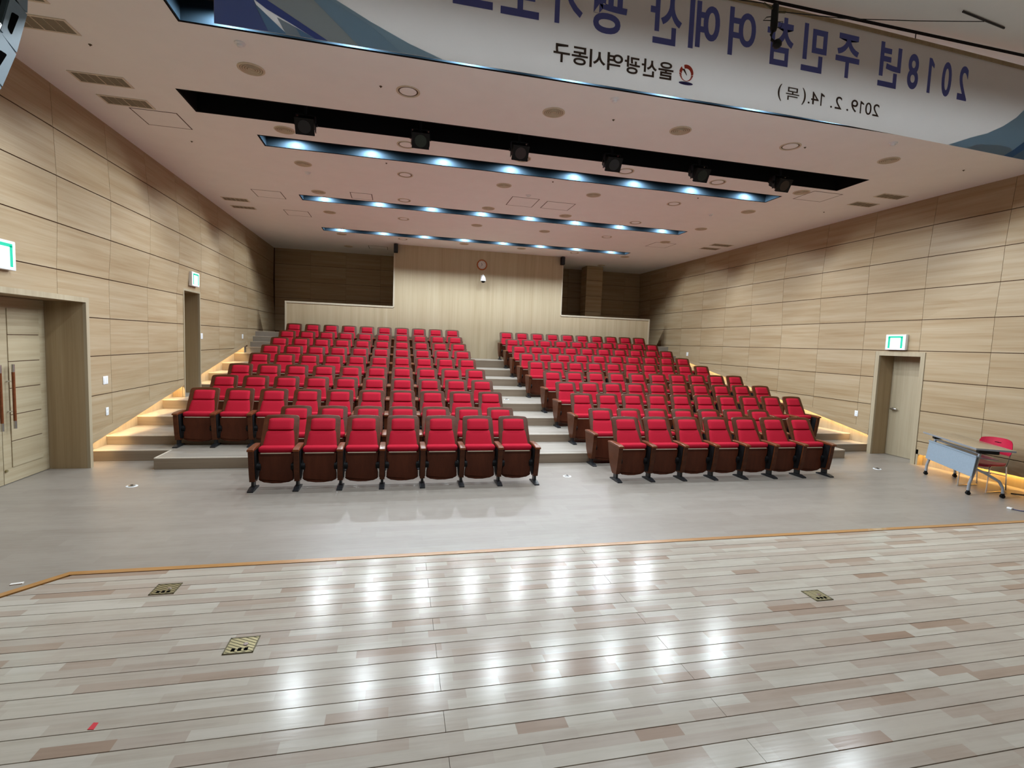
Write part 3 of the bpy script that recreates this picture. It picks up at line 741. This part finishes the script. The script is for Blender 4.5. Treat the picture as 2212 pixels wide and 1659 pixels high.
# ------------------------------------------------------------------ banner
YBN = 4.10; BT = .0015
def droop(x): return -.062*max(0., (x-3.2)/2.6)**1.4
bn = thing('hanging_banner', 'long white banner seen from behind, blue mirrored lettering, hung above stage edge', 'banner', (0, 0, 0))
BX0, BX1, BZ0, BZ1 = -1.325, 6.75, 4.207, 5.075
vs = []; fs = []; n = 60
for i in range(n+1):
    x = BX0+(BX1-BX0)*i/n; d = droop(x)
    vs += [(x, YBN-BT, BZ0+d), (x, YBN-BT, BZ1+d), (x, YBN+BT, BZ0+d), (x, YBN+BT, BZ1+d)]
for i in range(n):
    a = 4*i; c = a+4
    fs += [(a, c, c+1, a+1), (a+2, a+3, c+3, c+2), (a, a+2, c+2, c), (a+1, c+1, c+3, a+3)]
fs += [(0, 1, 3, 2), (4*n, 4*n+2, 4*n+3, 4*n+1)]
MB().add(vs, fs).build('cloth', 'banner', bn)
vs = []; fs = []
for i in range(n+1):
    x = BX0+(BX1-BX0)*i/n; d = droop(x)
    vs += [(x, YBN-.012, BZ1-.01+d), (x, YBN+.012, BZ1-.01+d), (x, YBN+.012, BZ1+.022+d), (x, YBN-.012, BZ1+.022+d)]
for i in range(n):
    a = 4*i; c = a+4; fs += [(a+k, a+(k+1) % 4, c+(k+1) % 4, c+k) for k in range(4)]
MB().add(vs, fs+[(0, 3, 2, 1), (4*n, 4*n+1, 4*n+2, 4*n+3)]).build('top_batten', 'jamb_wood', bn)
for x in (-1.0, .9, 2.8, 4.7, 6.5): MB().cyl((x, YBN, BZ1+droop(x)+.01), 'z', .004, .004, HC-BZ1-droop(x)-.01, 6).build('hanging_cord', 'black', bn)
gr = MB().box(-3.0, 8.3, 4.09, 4.125, HC-.004, HC+.001).build('banner_track', 'slot_black'); tag(gr, 'dark ceiling track the banner hangs from', 'track')
def print_poly(poly, mat, layer, name='print'):
    """flat print on both sides of the cloth; poly in (x, z)"""
    # densify so that it follows the droop
    out = []
    for i, p in enumerate(poly):
        q = poly[(i+1) % len(poly)]; m = max(1, int(abs(q[0]-p[0])/.12))
        out += [(p[0]+(q[0]-p[0])*k/m, p[1]+(q[1]-p[1])*k/m) for k in range(m)]
    t = BT+.0004+.0003*layer
    b = MB(); b.prism([(x, z+droop(x)) for x, z in out], 'y', YBN-t, YBN+t)
    return b.build(name, mat, bn)
def ext(p, q, z): t = (z-p[1])/(q[1]-p[1]); return (p[0]+(q[0]-p[0])*t, z)
T_ = BZ1-.012; B_ = BZ0+.001
def blue_end(f):
    def mp(ps): return [(f(x), z) for x, z in ps]
    print_poly(mp([(-1.324, B_), (-1.324, T_), (-1.35+.03, T_), ext((-1.069, 4.406), (-1.2, 4.62), 4.62), (-1.069, 4.406), (-.972, B_)]), 'b_base', 0)
    print_poly(mp([(-1.324, 4.55), (-1.324, T_), (-1.28, T_), (-1.20, 4.66)]), 'b_stripe', 1)
    print_poly(mp([(-1.069, 4.388), (-.972, B_), (-.847, B_)]), 'b_tri', 1)
    print_poly(mp([(-.916, 4.314), (-.855, B_), (-.755, B_), (-.794, 4.268)]), 'b_grey', 2)
    print_poly(mp([(-.755, B_), (-.653, B_), (-.794, 4.268)]), 'b_tri', 2)
    print_poly(mp([(-1.24, 4.56), (-1.061, 4.407), (-.985, 4.359), (-.812, 4.283), (-.653, B_), (-.568, B_), (-.984, 4.421), (-1.20, 4.60)]), 'b_stripe', 3)
    print_poly(mp([(-1.30, 4.78), (-1.24, 4.62), (-.984, 4.421), (-.568, B_), (-.354, B_), (-.672, 4.476), (-1.02, 4.84), (-1.18, T_), (-1.29, T_)]), 'b_band1', 1)
    print_poly(mp([(-1.18, T_), (-1.02, 4.84), (-.672, 4.476), (-.354, B_), (-.043, B_), (-.272, 4.364), (-.557, 4.496), (-.85, 4.78), (-1.06, T_)]), 'b_band2', 2)
    print_poly(mp([(-1.06, T_), (-.85, 4.78), (-.557, 4.496), (-.272, 4.364), (-.043, B_), (.26, B_), (.013, 4.281), (-.272, 4.392), (-.557, 4.52), (-.82, 4.80), (-1.03, T_)]), 'b_band3', 3)
blue_end(lambda x: x)
RM = lambda x: x
print_poly([(5.223, B_), (5.495, 4.318), (5.698, 4.39), (5.891, 4.49), (6.051, 4.60), (6.16, 4.71), (6.28, 4.86), (6.40, T_), (6.749, T_), (6.749, B_)], 'b_band2', 0)
print_poly([(5.45, B_), (5.60, 4.27), (5.86, 4.30), (6.02, 4.30), (6.10, B_)], 'b_band3', 1)
print_poly([(5.938, B_), (6.061, 4.285), (6.192, 4.385), (6.42, 4.62), (6.749, T_-.05), (6.749, B_)], 'b_deep', 2)
print_poly([(6.05, B_), (6.19, 4.30), (6.45, 4.52), (6.749, 4.80), (6.749, B_)], 'b_tri', 3)
# lettering
_fc = {}
def glyph(ch, x0, x1, z0, z1, mat, bold=0., name='letter', thick=.0011):
    """write ch so that it reads from the audience side (mirrored from the stage)"""
    cu = bpy.data.curves.new('txt', 'FONT'); cu.body = ch; cu.size = 1.0; cu.offset = bold; cu.resolution_u = 5; cu.extrude = .01
    ob = bpy.data.objects.new('txt', cu); COL.objects.link(ob)
    dg = bpy.context.evaluated_depsgraph_get(); me = bpy.data.meshes.new_from_object(ob.evaluated_get(dg), depsgraph=dg)
    bpy.data.objects.remove(ob); bpy.data.curves.remove(cu)
    if not me.vertices: return None
    ax = [v.co.x for v in me.vertices]; ay = [v.co.y for v in me.vertices]
    mx0, mx1, my0, my1 = min(ax), max(ax), min(ay), max(ay)
    for v in me.vertices:
        X = x1-(v.co.x-mx0)/max(1e-6, mx1-mx0)*(x1-x0); Z = z0+(v.co.y-my0)/max(1e-6, my1-my0)*(z1-z0)
        v.co = (X, YBN+(BT+thick)*(1 if v.co.z > 0 else -1), Z+droop(X))
    me.materials.clear(); me.materials.append(M[mat]); me.update()
    bm = bmesh.new(); bm.from_mesh(me); bmesh.ops.recalc_face_normals(bm, faces=bm.faces); bm.to_mesh(me); bm.free()
    return link(name, me, bn)
title = [('2', 5.262, 5.380, 4.645, 4.965), ('0', 5.058, 5.176, 4.645, 4.965), ('1', 4.878, 4.957, 4.645, 4.965), ('8', 4.646, 4.774, 4.645, 4.965),
         ('년', 4.309, 4.561, 4.615, 5.01), ('주', 3.824, 4.086, 4.62, 5.0), ('민', 3.462, 3.722, 4.61, 5.015), ('참', 3.094, 3.368, 4.61, 5.02),
         ('여', 2.712, 2.978, 4.625, 5.02), ('예', 2.33, 2.622, 4.62, 5.02), ('산', 1.97, 2.262, 4.61, 5.02), ('평', 1.469, 1.762, 4.61, 5.02),
         ('가', 1.097, 1.377, 4.625, 5.02), ('보', .703, 1.013, 4.62, 5.0), ('고', .33, .64, 4.63, 5.0), ('회', -.03, .27, 4.62, 5.02)]
def one(a, b_, c, d, mat, w_):
    h = d-c; print_poly([(a, c), (a+w_, c), (a+w_, d-h*.20), (b_, d-h*.27), (b_, d-h*.16), (a+w_*.9, d), (a, d)], mat, 2, 'letter')
for ch, a, b_, c, d in title:
    if ch == '1': one(a+.012, b_, c, d, 'ink_blue', .034)
    else: glyph(ch, a, b_, c, d, 'ink_blue', .022)
sub = '울산광역시동구'
for i, ch in enumerate(sub):
    wd = (2.21-1.13)/7; x1 = 2.21-i*wd
    glyph(ch, x1-wd*.90, x1, 4.332, 4.472, 'ink_brown', .016)
dt = [('2', 4.285, 4.36), ('0', 4.20, 4.27), ('1', 4.135, 4.182), ('9', 4.04, 4.115), ('.', 3.99, 4.01), ('2', 3.86, 3.935), ('.', 3.81, 3.83), ('1', 3.695, 3.742), ('4', 3.60, 3.68), ('.', 3.565, 3.585), ('(', 3.50, 3.54), ('목', 3.33, 3.47), (')', 3.245, 3.285)]
for ch, a, b_ in dt:
    z0, z1 = (4.335, 4.352) if ch == '.' else (4.315, 4.46) if ch in '()' else (4.335, 4.445)
    if ch == '1': one(a+.006, b_, z0, z1, 'ink_brown', .012)
    else: glyph(ch, a, b_, z0, z1, 'ink_brown', .0)
# emblem: broken red ring over a dark blue ellipse
ecx, ecz = 2.332, 4.413
def ringpoly(a0, a1, n=14):
    out = []; inn = []
    for i in range(n+1):
        a = math.radians(a0+(a1-a0)*i/n)
        ox, oz = .066*math.cos(a), .068*math.sin(a)
        ix, iz = .046*math.cos(a), -.014+.051*math.sin(a)
        out.append((ecx+ox, ecz+oz)); inn.append((ecx+ix, ecz+iz))
    return out+inn[::-1]
for a0, a1 in ((-4, 112), (135, 176), (181, 196), (200, 212), (216, 226), (230, 322), (-36, -28), (-24, -9)): print_poly(ringpoly(a0, a1), 'ink_red', 2, 'emblem')
print_poly([(ecx-.030+.012*math.cos(t), ecz+.03+.0*t) for t in (0, PI)]+[(ecx+.005, ecz-.02), (ecx+.007, ecz-.018)], 'ink_brown', 3, 'emblem')
print_poly([(ecx+.067*math.cos(2*PI*i/24), ecz-.085+.013*math.sin(2*PI*i/24)) for i in range(24)], 'ink_navy', 2, 'emblem')

# ------------------------------------------------------------------ hanging microphone and its wires
mt = thing('hanging_microphone', 'black cylindrical microphone hung on thin wires before the banner', 'microphone', (2.69, 3.5, 4.66))
b = MB(); b.lathe((0, 0, 0), [(.0, .012), (.018, .008), (.025, -.005), (.026, -.16), (.02, -.185), (.0, -.19)], 16); b.build('microphone_body', 'black', mt)
b = MB(); b.tube([(0, 0, -.18), (-.018, .0, -.215), (-.01, 0, -.25), (.02, 0, -.262)], .010, 8); b.build('swivel', 'black', mt)
b = MB(); b.lathe((.04, 0, -.272), [(.0, .034), (.02, .028), (.033, .008), (.033, -.012), (.02, -.028), (0, -.034)], 16); b.build('capsule', 'black', mt)
b = MB(); b.tube([(-.02, 0, -.085), (-.06, .01, -.09), (-.095, .0, -.125), (-.03, 0, -.115), (.0, 0, -.12)], .003, 6); b.tube([(.03, 0, -.115), (.075, 0, -.105), (.06, 0, -.15), (.02, 0, -.155)], .003, 6); b.build('lead', 'black', mt)
b = MB(); b.tube([(-.02, 0, -.03), (-.10, .0, -.004)], .008, 8); b.tube([(.02, 0, -.045), (.09, 0, -.035)], .008, 8); b.build('wire_clamp', 'brass_dark', mt)
wv = MB(); wv.tube([(-.10, 0, -.004), (-.228, .10, .058), (-.66, .42, .27), (-1.06, .72, .478)], .0032, 6); wv.tube([(.09, 0, -.035), (.7, .08, .07), (1.5, .18, .245), (2.41, .30, .462)], .0032, 6); wv.build('suspension_wire', 'black', mt)
tag(MB().tube([(4.791, 3.756, HC-.012), (5.384, 3.83, HC-.012)], .008, 8).build('ceiling_bar', 'black_metal'), 'thin dark bar on the ceiling at the microphone wire', 'bar')

# ------------------------------------------------------------------ line array loudspeaker
la = thing('line_array_speaker', 'hanging curved loudspeaker array of grey cabinets at the top left corner', 'speaker', (-1.6, 2.6, 3.2))
pts = [(2.705, 3.78), (2.706, 3.58), (2.688, 3.382), (2.614, 3.182), (2.525, 3.005), (2.40, 2.85)]
cy, cz = -2.6, -3.2
for (ya, za), (yb2, zb2) in zip(pts, pts[1:]):
    top = Vector((0, ya, za)); bot = Vector((0, yb2, zb2)); d = (bot-top).normalized(); nrm = Vector((0, d.z, -d.y))     # towards rear (-y)
    if nrm.y > 0: nrm = -nrm
    def P(s, t): q = top+d*s+nrm*t; return (q.y+cy, q.z+cz)
    L = (bot-top).length
    cabn = MB().prism([P(.005, 0), P(.005, .10), P(L-.005, .10), P(L-.005, 0)], 'x', -.55, 0.0).build('cabinet', 'spk_grey', la)
    MB().prism([P(.008, .10), P(.02, .24), P(L-.02, .24), P(L-.008, .10)], 'x', -.53, -.02).build('cabinet_rear', 'black', cabn)
    MB().prism([P(.01, -.004), P(.01, .0), P(L-.01, .0), P(L-.01, -.004)], 'x', -.54, -.01).build('front_grille', 'black_metal', cabn)
    MB().prism(outline_round([P(.055, .035), P(.075, .070), P(L-.055, .070), P(L-.045, .045)], [.008]*4, 2), 'x', -.01, .0015).build('handle_pocket', 'cap_dark', cabn)
    MB().prism([P(.01, .085), P(.01, .098), P(L-.01, .098), P(L-.01, .085)], 'x', -.02, .004).build('rigging_rail', 'spk_grey', cabn)
    MB().prism([P(-.02, .105), P(-.02, .135), P(.02, .135), P(.02, .105)], 'x', -.03, .006).build('rigging_pin', 'steel', cabn)
MB().box(-.5, -.03, -.05, .12, .57, .62).build('rigging_frame', 'black_metal', la)
for x in (-.45, -.08): MB().cyl((x, .03, .62), 'z', .006, .006, HC-3.2-.62, 8).build('rigging_chain', 'black_metal', la)

# ------------------------------------------------------------------ things on the walls
def exit_sign(X, sg, y0, y1, z0, z1, label):
    t = thing('exit_sign', label, 'sign', (X, (y0+y1)/2, (z0+z1)/2), 0, 'lit green exit signs')
    hy, hz = (y1-y0)/2, (z1-z0)/2
    b = MB(); b.rbox(min(sg*.0, sg*.07), max(sg*.0, sg*.07), -hy, hy, -hz, hz, .008, 2); b.build('housing', 'white', t)
    f = sg*.0705
    def fb(y0_, y1_, a, c, m, nm, th=.002): MB().box(min(f, f+sg*th), max(f, f+sg*th), y0_*hy, y1_*hy, a*hz, c*hz).build(nm, m, t)
    fb(-.86, .86, -.86, .86, 'exit_white', 'light_face')
    for s_ in (-1, 1):
        fb(min(s_*.52, s_*.74), max(s_*.52, s_*.74), -.78, .66, 'exit_green', 'pictogram_door', .003)
    fb(-.74, .74, .56, .80, 'exit_green', 'pictogram_door', .003)
    # running figure
    p = MB(); q = .0705*sg+sg*.0022
    def limb(pts_, w_):
        for (a, c), (e, g) in zip(pts_, pts_[1:]):
            d = Vector((e-a, g-c)).normalized()*w_; n_ = Vector((-d.y, d.x))
            p.prism([(a*hy+n_.x, c*hz+n_.y), (e*hy+n_.x, g*hz+n_.y), (e*hy-n_.x, g*hz-n_.y), (a*hy-n_.x, c*hz-n_.y)], 'x', q, q+sg*.0008)
    limb([(.05, .25), (-.03, -.12)], .013); limb([(-.03, -.12), (.18, -.35), (.10, -.65)], .008); limb([(-.03, -.12), (-.22, -.38), (-.42, -.42)], .008)
    limb([(.05, .2), (.28, .05), (.36, .18)], .006); limb([(.05, .2), (-.2, .14), (-.28, -.08)], .006)
    p.cyl((q, .10*hy, .42*hz), 'x', .016, .016, sg*.0008, 12)
    p.build('pictogram_figure', M['exit_pale'], t)
M['exit_pale'] = emis('exit_pale', (.62, .95, .85), 1.2)
exit_sign(XL, 1, 6.60, 7.01, 2.67, 3.0, 'lit green exit sign above the double door at left edge')
exit_sign(XL+.025, 1, 12.03, 12.44, 3.02, 3.32, 'lit green exit sign above the stair doorway in left wall')
exit_sign(XR, -1, 8.07, 8.49, 2.21, 2.52, 'lit green exit sign above the single door in right wall')
def plate(X, sg, y, z, hy, hz, kind, label):
    t = thing('wall_switch' if kind == 'switch' else 'wall_socket', label, 'switch' if kind == 'switch' else 'socket', (X, y, z), 0, 'white wall plates')
    MB().rbox(min(0, sg*.010), max(0, sg*.010), -hy, hy, -hz, hz, .004, 2).build('cover_plate', 'white', t)
    if kind == 'switch':
        for s_ in (-1, 1): MB().box(min(sg*.010, sg*.014), max(sg*.010, sg*.014), s_*hy*.4-hy*.3, s_*hy*.4+hy*.3, -hz*.7, hz*.7).build('rocker', 'white', t)
    else:
        for s_ in (-1, 1):
            o = MB().cyl((sg*.010, 0, s_*hz*.42), 'x', .02, .02, sg*.002, 14).build('socket_well', 'lamp_white', t)
            MB().cyl((sg*.0115, -.008, s_*hz*.42), 'x', .003, .003, sg*.001, 6).build('pin_hole', 'cap_dark', o); MB().cyl((sg*.0115, .008, s_*hz*.42), 'x', .003, .003, sg*.001, 6).build('pin_hole', 'cap_dark', o)
plate(XL, 1, 8.885, 1.26, .065, .062, 'switch', 'white light switch beside the double door recess')
plate(XL, 1, 8.91, .775, .036, .062, 'socket', 'white double wall socket low beside the double door')
plate(XL, 1, 12.78, 1.955, .06, .065, 'switch', 'white light switch just right of the stair doorway')
plate(XL, 1, 15.86, 1.965, .06, .065, 'switch', 'white light switch at the far end of the left wall')
plate(XR, -1, 9.07, .805, .04, .062, 'socket', 'white wall socket left of the right wall door')
plate(XR, -1, 15.88, 1.91, .06, .065, 'switch', 'white light switch high on the far right wall')
ck = thing('wall_clock', 'round wall clock with orange-brown rim on the centre wall', 'clock', (2.675, YB, 4.672))
b = MB(); b.lathe((0, 0, 0), [(.13, .0), (.175, .0), (.178, .02), (.165, .04), (.145, .042), (.138, .03)], 32)
rx = Matrix.Rotation(math.radians(90), 4, 'X')
b.xf(rx).build('clock_rim', 'clock_rim', ck)
b = MB(); b.cyl((0, 0, .0), 'z', .14, .14, .028, 32); b.xf(rx).build('clock_face', 'clock_face', ck)
for k in range(12):
    a = 2*PI*k/12; MB().box(-.004, .004, -.030, -.0282, .108, .128 if k % 3 else .132).xf(Matrix.Rotation(a, 4, 'Y')).build('hour_mark', 'black', ck)
for a, L, w_ in ((-18, .062, .006), (-145, .07, .004)):
    MB().box(-w_, w_, -.034, -.0315, -.012, L).xf(Matrix.Rotation(math.radians(a), 4, 'Y')).build('clock_hand', 'black', ck)
sc = thing('security_camera', 'white dome camera on a bracket below the wall clock', 'camera', (2.70, YB-.22, 4.16))
b = MB(); b.lathe((0, 0, 0), [(.0, .135), (.04, .13), (.055, .10), (.078, .06), (.092, -.01), (.096, -.05), (.09, -.055), (.0, -.05)], 20); b.build('camera_housing', 'white', sc)
b = MB(); b.lathe((0, 0, 0), [(.07, -.052), (.062, -.08), (.04, -.104), (.0, -.112)], 16); b.build('dome', 'black', sc)
b = MB(); b.tube([(0, .22, .11), (0, .08, .16), (0, 0, .15), (0, 0, .12)], .018, 8); b.box(-.05, .05, .205, .22, .04, .17); b.build('bracket', 'white', sc)
for x, lab in ((-.18, 'small black speaker at the top left corner of the clock wall'), (5.50, 'small black speaker at the top right corner of the clock wall')):
    t = thing('corner_speaker', lab, 'speaker', (x, YB-.12, 4.99), 0, 'small black corner speakers')
    b = MB(); b.rbox(-.065, .065, -.09, .07, -.14, .13, .012, 2); b.build('speaker_box', 'black', t)
    MB().box(-.055, .055, -.094, -.09, -.13, .12).build('speaker_grille', 'black_metal', t)
    MB().box(-.015, .015, .07, .108, -.05, .05).build('wall_bracket', 'black_metal', t)

# ------------------------------------------------------------------ things on the floors
def floor_box(x, y, s, label, rz=0.):
    t = thing('stage_floor_box', label, 'floor box', (x, y, ZS), rz, 'brass stage floor boxes')
    MB().box(-s, s, -s, s, .0002, .003).build('cover_plate', 'brass', t)
    b = MB(); r = .004
    b.box(-s, s, -s, -s+.006, .003, .0042); b.box(-s, s, s-.006, s, .003, .0042); b.box(-s, -s+.006, -s, s, .003, .0042); b.box(s-.006, s, -s, s, .003, .0042)
    b.build('rim', 'brass_dark', t)
    for k in range(-5, 6):
        c = k*.022*s/.07
        p = clip(clip(clip(clip([(-2*s, c+1.2*s+.0016), (-2*s, c+1.2*s-.0016), (2*s, c-1.2*s-.0016), (2*s, c-1.2*s+.0016)], 1, 0, s*.9), -1, 0, s*.9), 0, 1, s*.9), 0, -1, s*.9)
        if len(p) >= 3: MB().prism(p, 'z', .003, .0040).build('tread_rib', 'brass_dark', t)
    for k in (-1, 0, 1): MB().rbox(k*s*.42-.009, k*s*.42+.009, -s*.72, -s*.40, .0032, .0052, .001, 1).build('cable_port', 'cap_dark', t)
    MB().cyl((s*.25, s*.05, .003), 'z', .014, .012, .003, 14).build('latch', 'chrome', t)
floor_box(-1.407, 3.409, .069, 'square brass floor box nearest the front edge of the stage')
floor_box(-.783, 2.716, .072, 'square brass floor box with a shiny latch, left foreground of stage')
floor_box(2.737, 2.713, .066, 'square brass floor box on the right half of the stage')
tag(MB().prism([(-1.209, 2.212), (-1.185, 2.208), (-1.187, 2.246), (-1.206, 2.25)], 'z', ZS+.0002, ZS+.0014).build('floor_tape', 'tape_red'), 'small red tape mark on the stage planks at lower left', 'tape')
tag(MB().prism([(-2.335, 3.60), (-2.275, 3.615), (-2.27, 3.592), (-2.33, 3.578)], 'z', ZS+.0045, ZS+.010).build('paper_scrap', 'paper'), 'small pale paper scrap on the left corner of stage edging', 'paper')
def socket(x, y, z, label, open_=True):
    t = thing('floor_socket', label, 'floor socket', (x, y, z), 0, 'round metal floor sockets')
    MB().lathe((0, 0, 0), [(.068, .0), (.066, .004), (.05, .006), (.046, .004), (.0, .004)], 20).build('ring_plate', 'lamp_white', t)
    b = MB(); b.lathe((0, 0, 0), [(.040, .004), (.038, .012), (.02, .014), (.0, .014)], 16); b.build('socket_lid', 'steel', t)
    MB().rbox(-.016, .016, -.012, .012, .013, .020, .003, 1).build('lid_catch', 'black_metal', t)
socket(-3.41, 7.41, 0, 'round metal floor socket near the left stairs')
socket(2.60, 7.41, 0, 'round metal floor socket between the two front seat rows')
socket(2.59, 12.09, TZ[5], 'round metal floor socket on a centre aisle step')
socket(8.62, 7.44, 0, 'round metal floor socket in front of the right wall door')
# folding training table
TA = math.atan2(.873, .487)
tb = thing('folding_table', 'wheeled flip-top table with light blue modesty panel near right wall', 'table', (9.03, 6.33, 0), TA)
# local x along the table (towards the far end), local y to the left (-world x side is +y)
def TP(x, y, z): return (x, y, z)
top = MB().rbox(-.80, .80, -.25, .23, .725, .751, .008, 2)
tp = top.build('table_top', 'table_top', tb)
e_ = MB(); e_.box(-.803, .803, .228, .234, .723, .749); e_.box(-.803, .803, -.254, -.248, .723, .749); e_.box(-.806, -.799, -.25, .23, .723, .749); e_.box(.799, .806, -.25, .23, .723, .749)
e_.build('edge_band', 'table_grey', tp)
for sx in (-.65, .65):
    lg = MB(); lg.tube([(sx, .20, .07), (sx, .195, .18), (sx, .15, .36), (sx, .12, .56), (sx, .10, .66)], .021, 10)
    l_ = lg.build('leg', 'table_grey', tb)
    lg = MB(); lg.tube([(sx, -.23, .07), (sx, -.225, .15), (sx, -.17, .25), (sx, .02, .36), (sx, .14, .41)], .020, 10)
    l2 = lg.build('leg', 'table_grey', tb)
    for yy in (.20, -.23):
        b = MB(); b.cyl((sx-.022, yy, .028), 'x', .028, .028, .018, 14); b.cyl((sx+.004, yy, .028), 'x', .028, .028, .018, 14); b.rbox(sx-.020, sx+.020, yy-.018, yy+.018, .045, .075, .006, 1)
        b.build('caster', 'black', tb)
    MB().rbox(sx-.04, sx+.04, -.12, .14, .655, .725, .008, 1).build('tilt_bracket', 'black_metal', tb)
MB().tube([(-.65, .10, .645), (.65, .10, .645)], .018, 8).build('cross_beam', 'table_grey', tb)
b = MB(); b.prism([(.195, .29), (.205, .29), (.170, .60), (.160, .60)], 'x', -.70, .70); b.build('modesty_panel', 'table_blue', tb)
b = MB(); b.prism([(.155, .595), (.178, .595), (.178, .618), (.155, .618)], 'x', -.71, .71); b.build('panel_rail', 'table_blue', tb)
MB().box(-.60, .60, -.16, .08, .56, .57).build('under_shelf', 'table_grey', tb)
# red stacking chair
rc = thing('stacking_chair', 'red plastic chair with thin chrome legs behind the folding table', 'chair', (9.20, 6.13, 0), math.radians(-87))
# local -y faces the table
def shell(w0, w1, pts, n=8, th=.028):
    vs = []; m = len(pts)
    for j, (y, z) in enumerate(pts):
        wv_ = w0+(w1-w0)*j/(m-1)
        for i in range(n+1):
            u = -1+2*i/n; vs.append((u*wv_*(1-.10*(abs(2*j/(m-1)-1)**4)), y+.03*u*u*(-1 if j > 0 else 0)*0, z+.018*u*u))
    k = len(vs); vs2 = [(x, y-.0, z-th) for x, y, z in vs]
    fs = [(j*(n+1)+i, j*(n+1)+i+1, (j+1)*(n+1)+i+1, (j+1)*(n+1)+i) for j in range(m-1) for i in range(n)]
    return MB().add(vs+vs2, fs+[tuple(q+k for q in f[::-1]) for f in fs]+[(i, i+k, i+1+k, i+1) for i in range(n)]+[((m-1)*(n+1)+i, (m-1)*(n+1)+i+1, (m-1)*(n+1)+i+1+k, (m-1)*(n+1)+i+k) for i in range(n)]+[(j*(n+1), (j+1)*(n+1), (j+1)*(n+1)+k, j*(n+1)+k) for j in range(m-1)]+[(j*(n+1)+n, j*(n+1)+n+k, (j+1)*(n+1)+n+k, (j+1)*(n+1)+n) for j in range(m-1)], True)
shell(.215, .20, [(-.23, .42), (-.20, .435), (-.05, .425), (.12, .42), (.19, .435)]).build('seat', 'chair_red', rc)
bk_ = MB(); vs = []; nn, mm = 10, 6
for j in range(mm+1):
    v = j/mm; z = .57+.26*v
    for i in range(nn+1):
        u = -1+2*i/nn; wv_ = .235*(1-.10*(2*v-1)**4-.04*v)
        vs.append((u*wv_, .25+.03*v-.06*u*u, z-.025*abs(u)**3*v))
k = len(vs); vs2 = [(x, y+.010, z) for x, y, z in vs]
ff = [(j*(nn+1)+i, j*(nn+1)+i+1, (j+1)*(nn+1)+i+1, (j+1)*(nn+1)+i) for j in range(mm) for i in range(nn)]
ring = [i for i in range(nn+1)]+[j*(nn+1)+nn for j in range(1, mm+1)]+[mm*(nn+1)+i for i in range(nn-1, -1, -1)]+[j*(nn+1) for j in range(mm-1, 0, -1)]
bk_.add(vs+vs2, ff+[tuple(q+k for q in f[::-1]) for f in ff]+[(ring[i], ring[(i+1) % len(ring)], ring[(i+1) % len(ring)]+k, ring[i]+k) for i in range(len(ring))], True)
br = bk_.build('backrest', 'chair_red', rc)
MB().rbox(-.05, .05, .268, .290, .745, .760, .004, 1).build('grip_slot', 'cap_dark', br)
for sx in (-1, 1):
    b = MB(); b.tube([(sx*.20, -.22, .012), (sx*.20, -.20, .40), (sx*.19, -.15, .42), (sx*.19, .14, .42)], .009, 8); b.build('leg', 'chrome', rc)
    b = MB(); b.tube([(sx*.20, .22, .012), (sx*.20, .18, .40), (sx*.21, .22, .60), (sx*.21, .24, .72)], .009, 8); b.build('leg', 'chrome', rc)
    b = MB(); b.tube([(sx*.20, -.23, .010), (sx*.20, .23, .010)], .008, 8); b.build('floor_rail', 'chrome', rc)
b = MB(); b.tube([(-.20, -.16, .30), (.20, -.16, .30)], .007, 8); b.tube([(-.20, .18, .25), (.20, .18, .25)], .007, 8); b.build('cross_bar', 'chrome', rc)
# cable on the floor by the right edge
cab = thing('floor_cable', 'blue-grey cable with a pale plug lying on the floor at right edge', 'cable', (8.38, 5.2, 0))
MB().tube([(0, -.02, .008), (.03, -.09, .008), (.10, -.15, .008), (.22, -.17, .008), (.4, -.13, .008), (.62, -.16, .008), (.9, -.10, .008)], .007, 6).build('cord', 'cable', cab)
MB().rbox(-.03, .012, -.03, .03, .001, .026, .006, 2).build('plug', 'white', cab)
cab2 = thing('loose_cord', 'thin dark cord lying on the floor behind the table by the right wall', 'cable', (9.5, 5.6, 0))
MB().tube([(-.12, .24, .006), (.06, .10, .006), (-.02, -.02, .006), (.16, -.10, .006), (.20, -.35, .006), (.05, -.55, .006)], .005, 6).build('cord', 'black', cab2)
MB().tube([(-.14, .22, .006), (-.02, .12, .007), (.14, .16, .006)], .005, 6).build('cord', 'black', cab2)
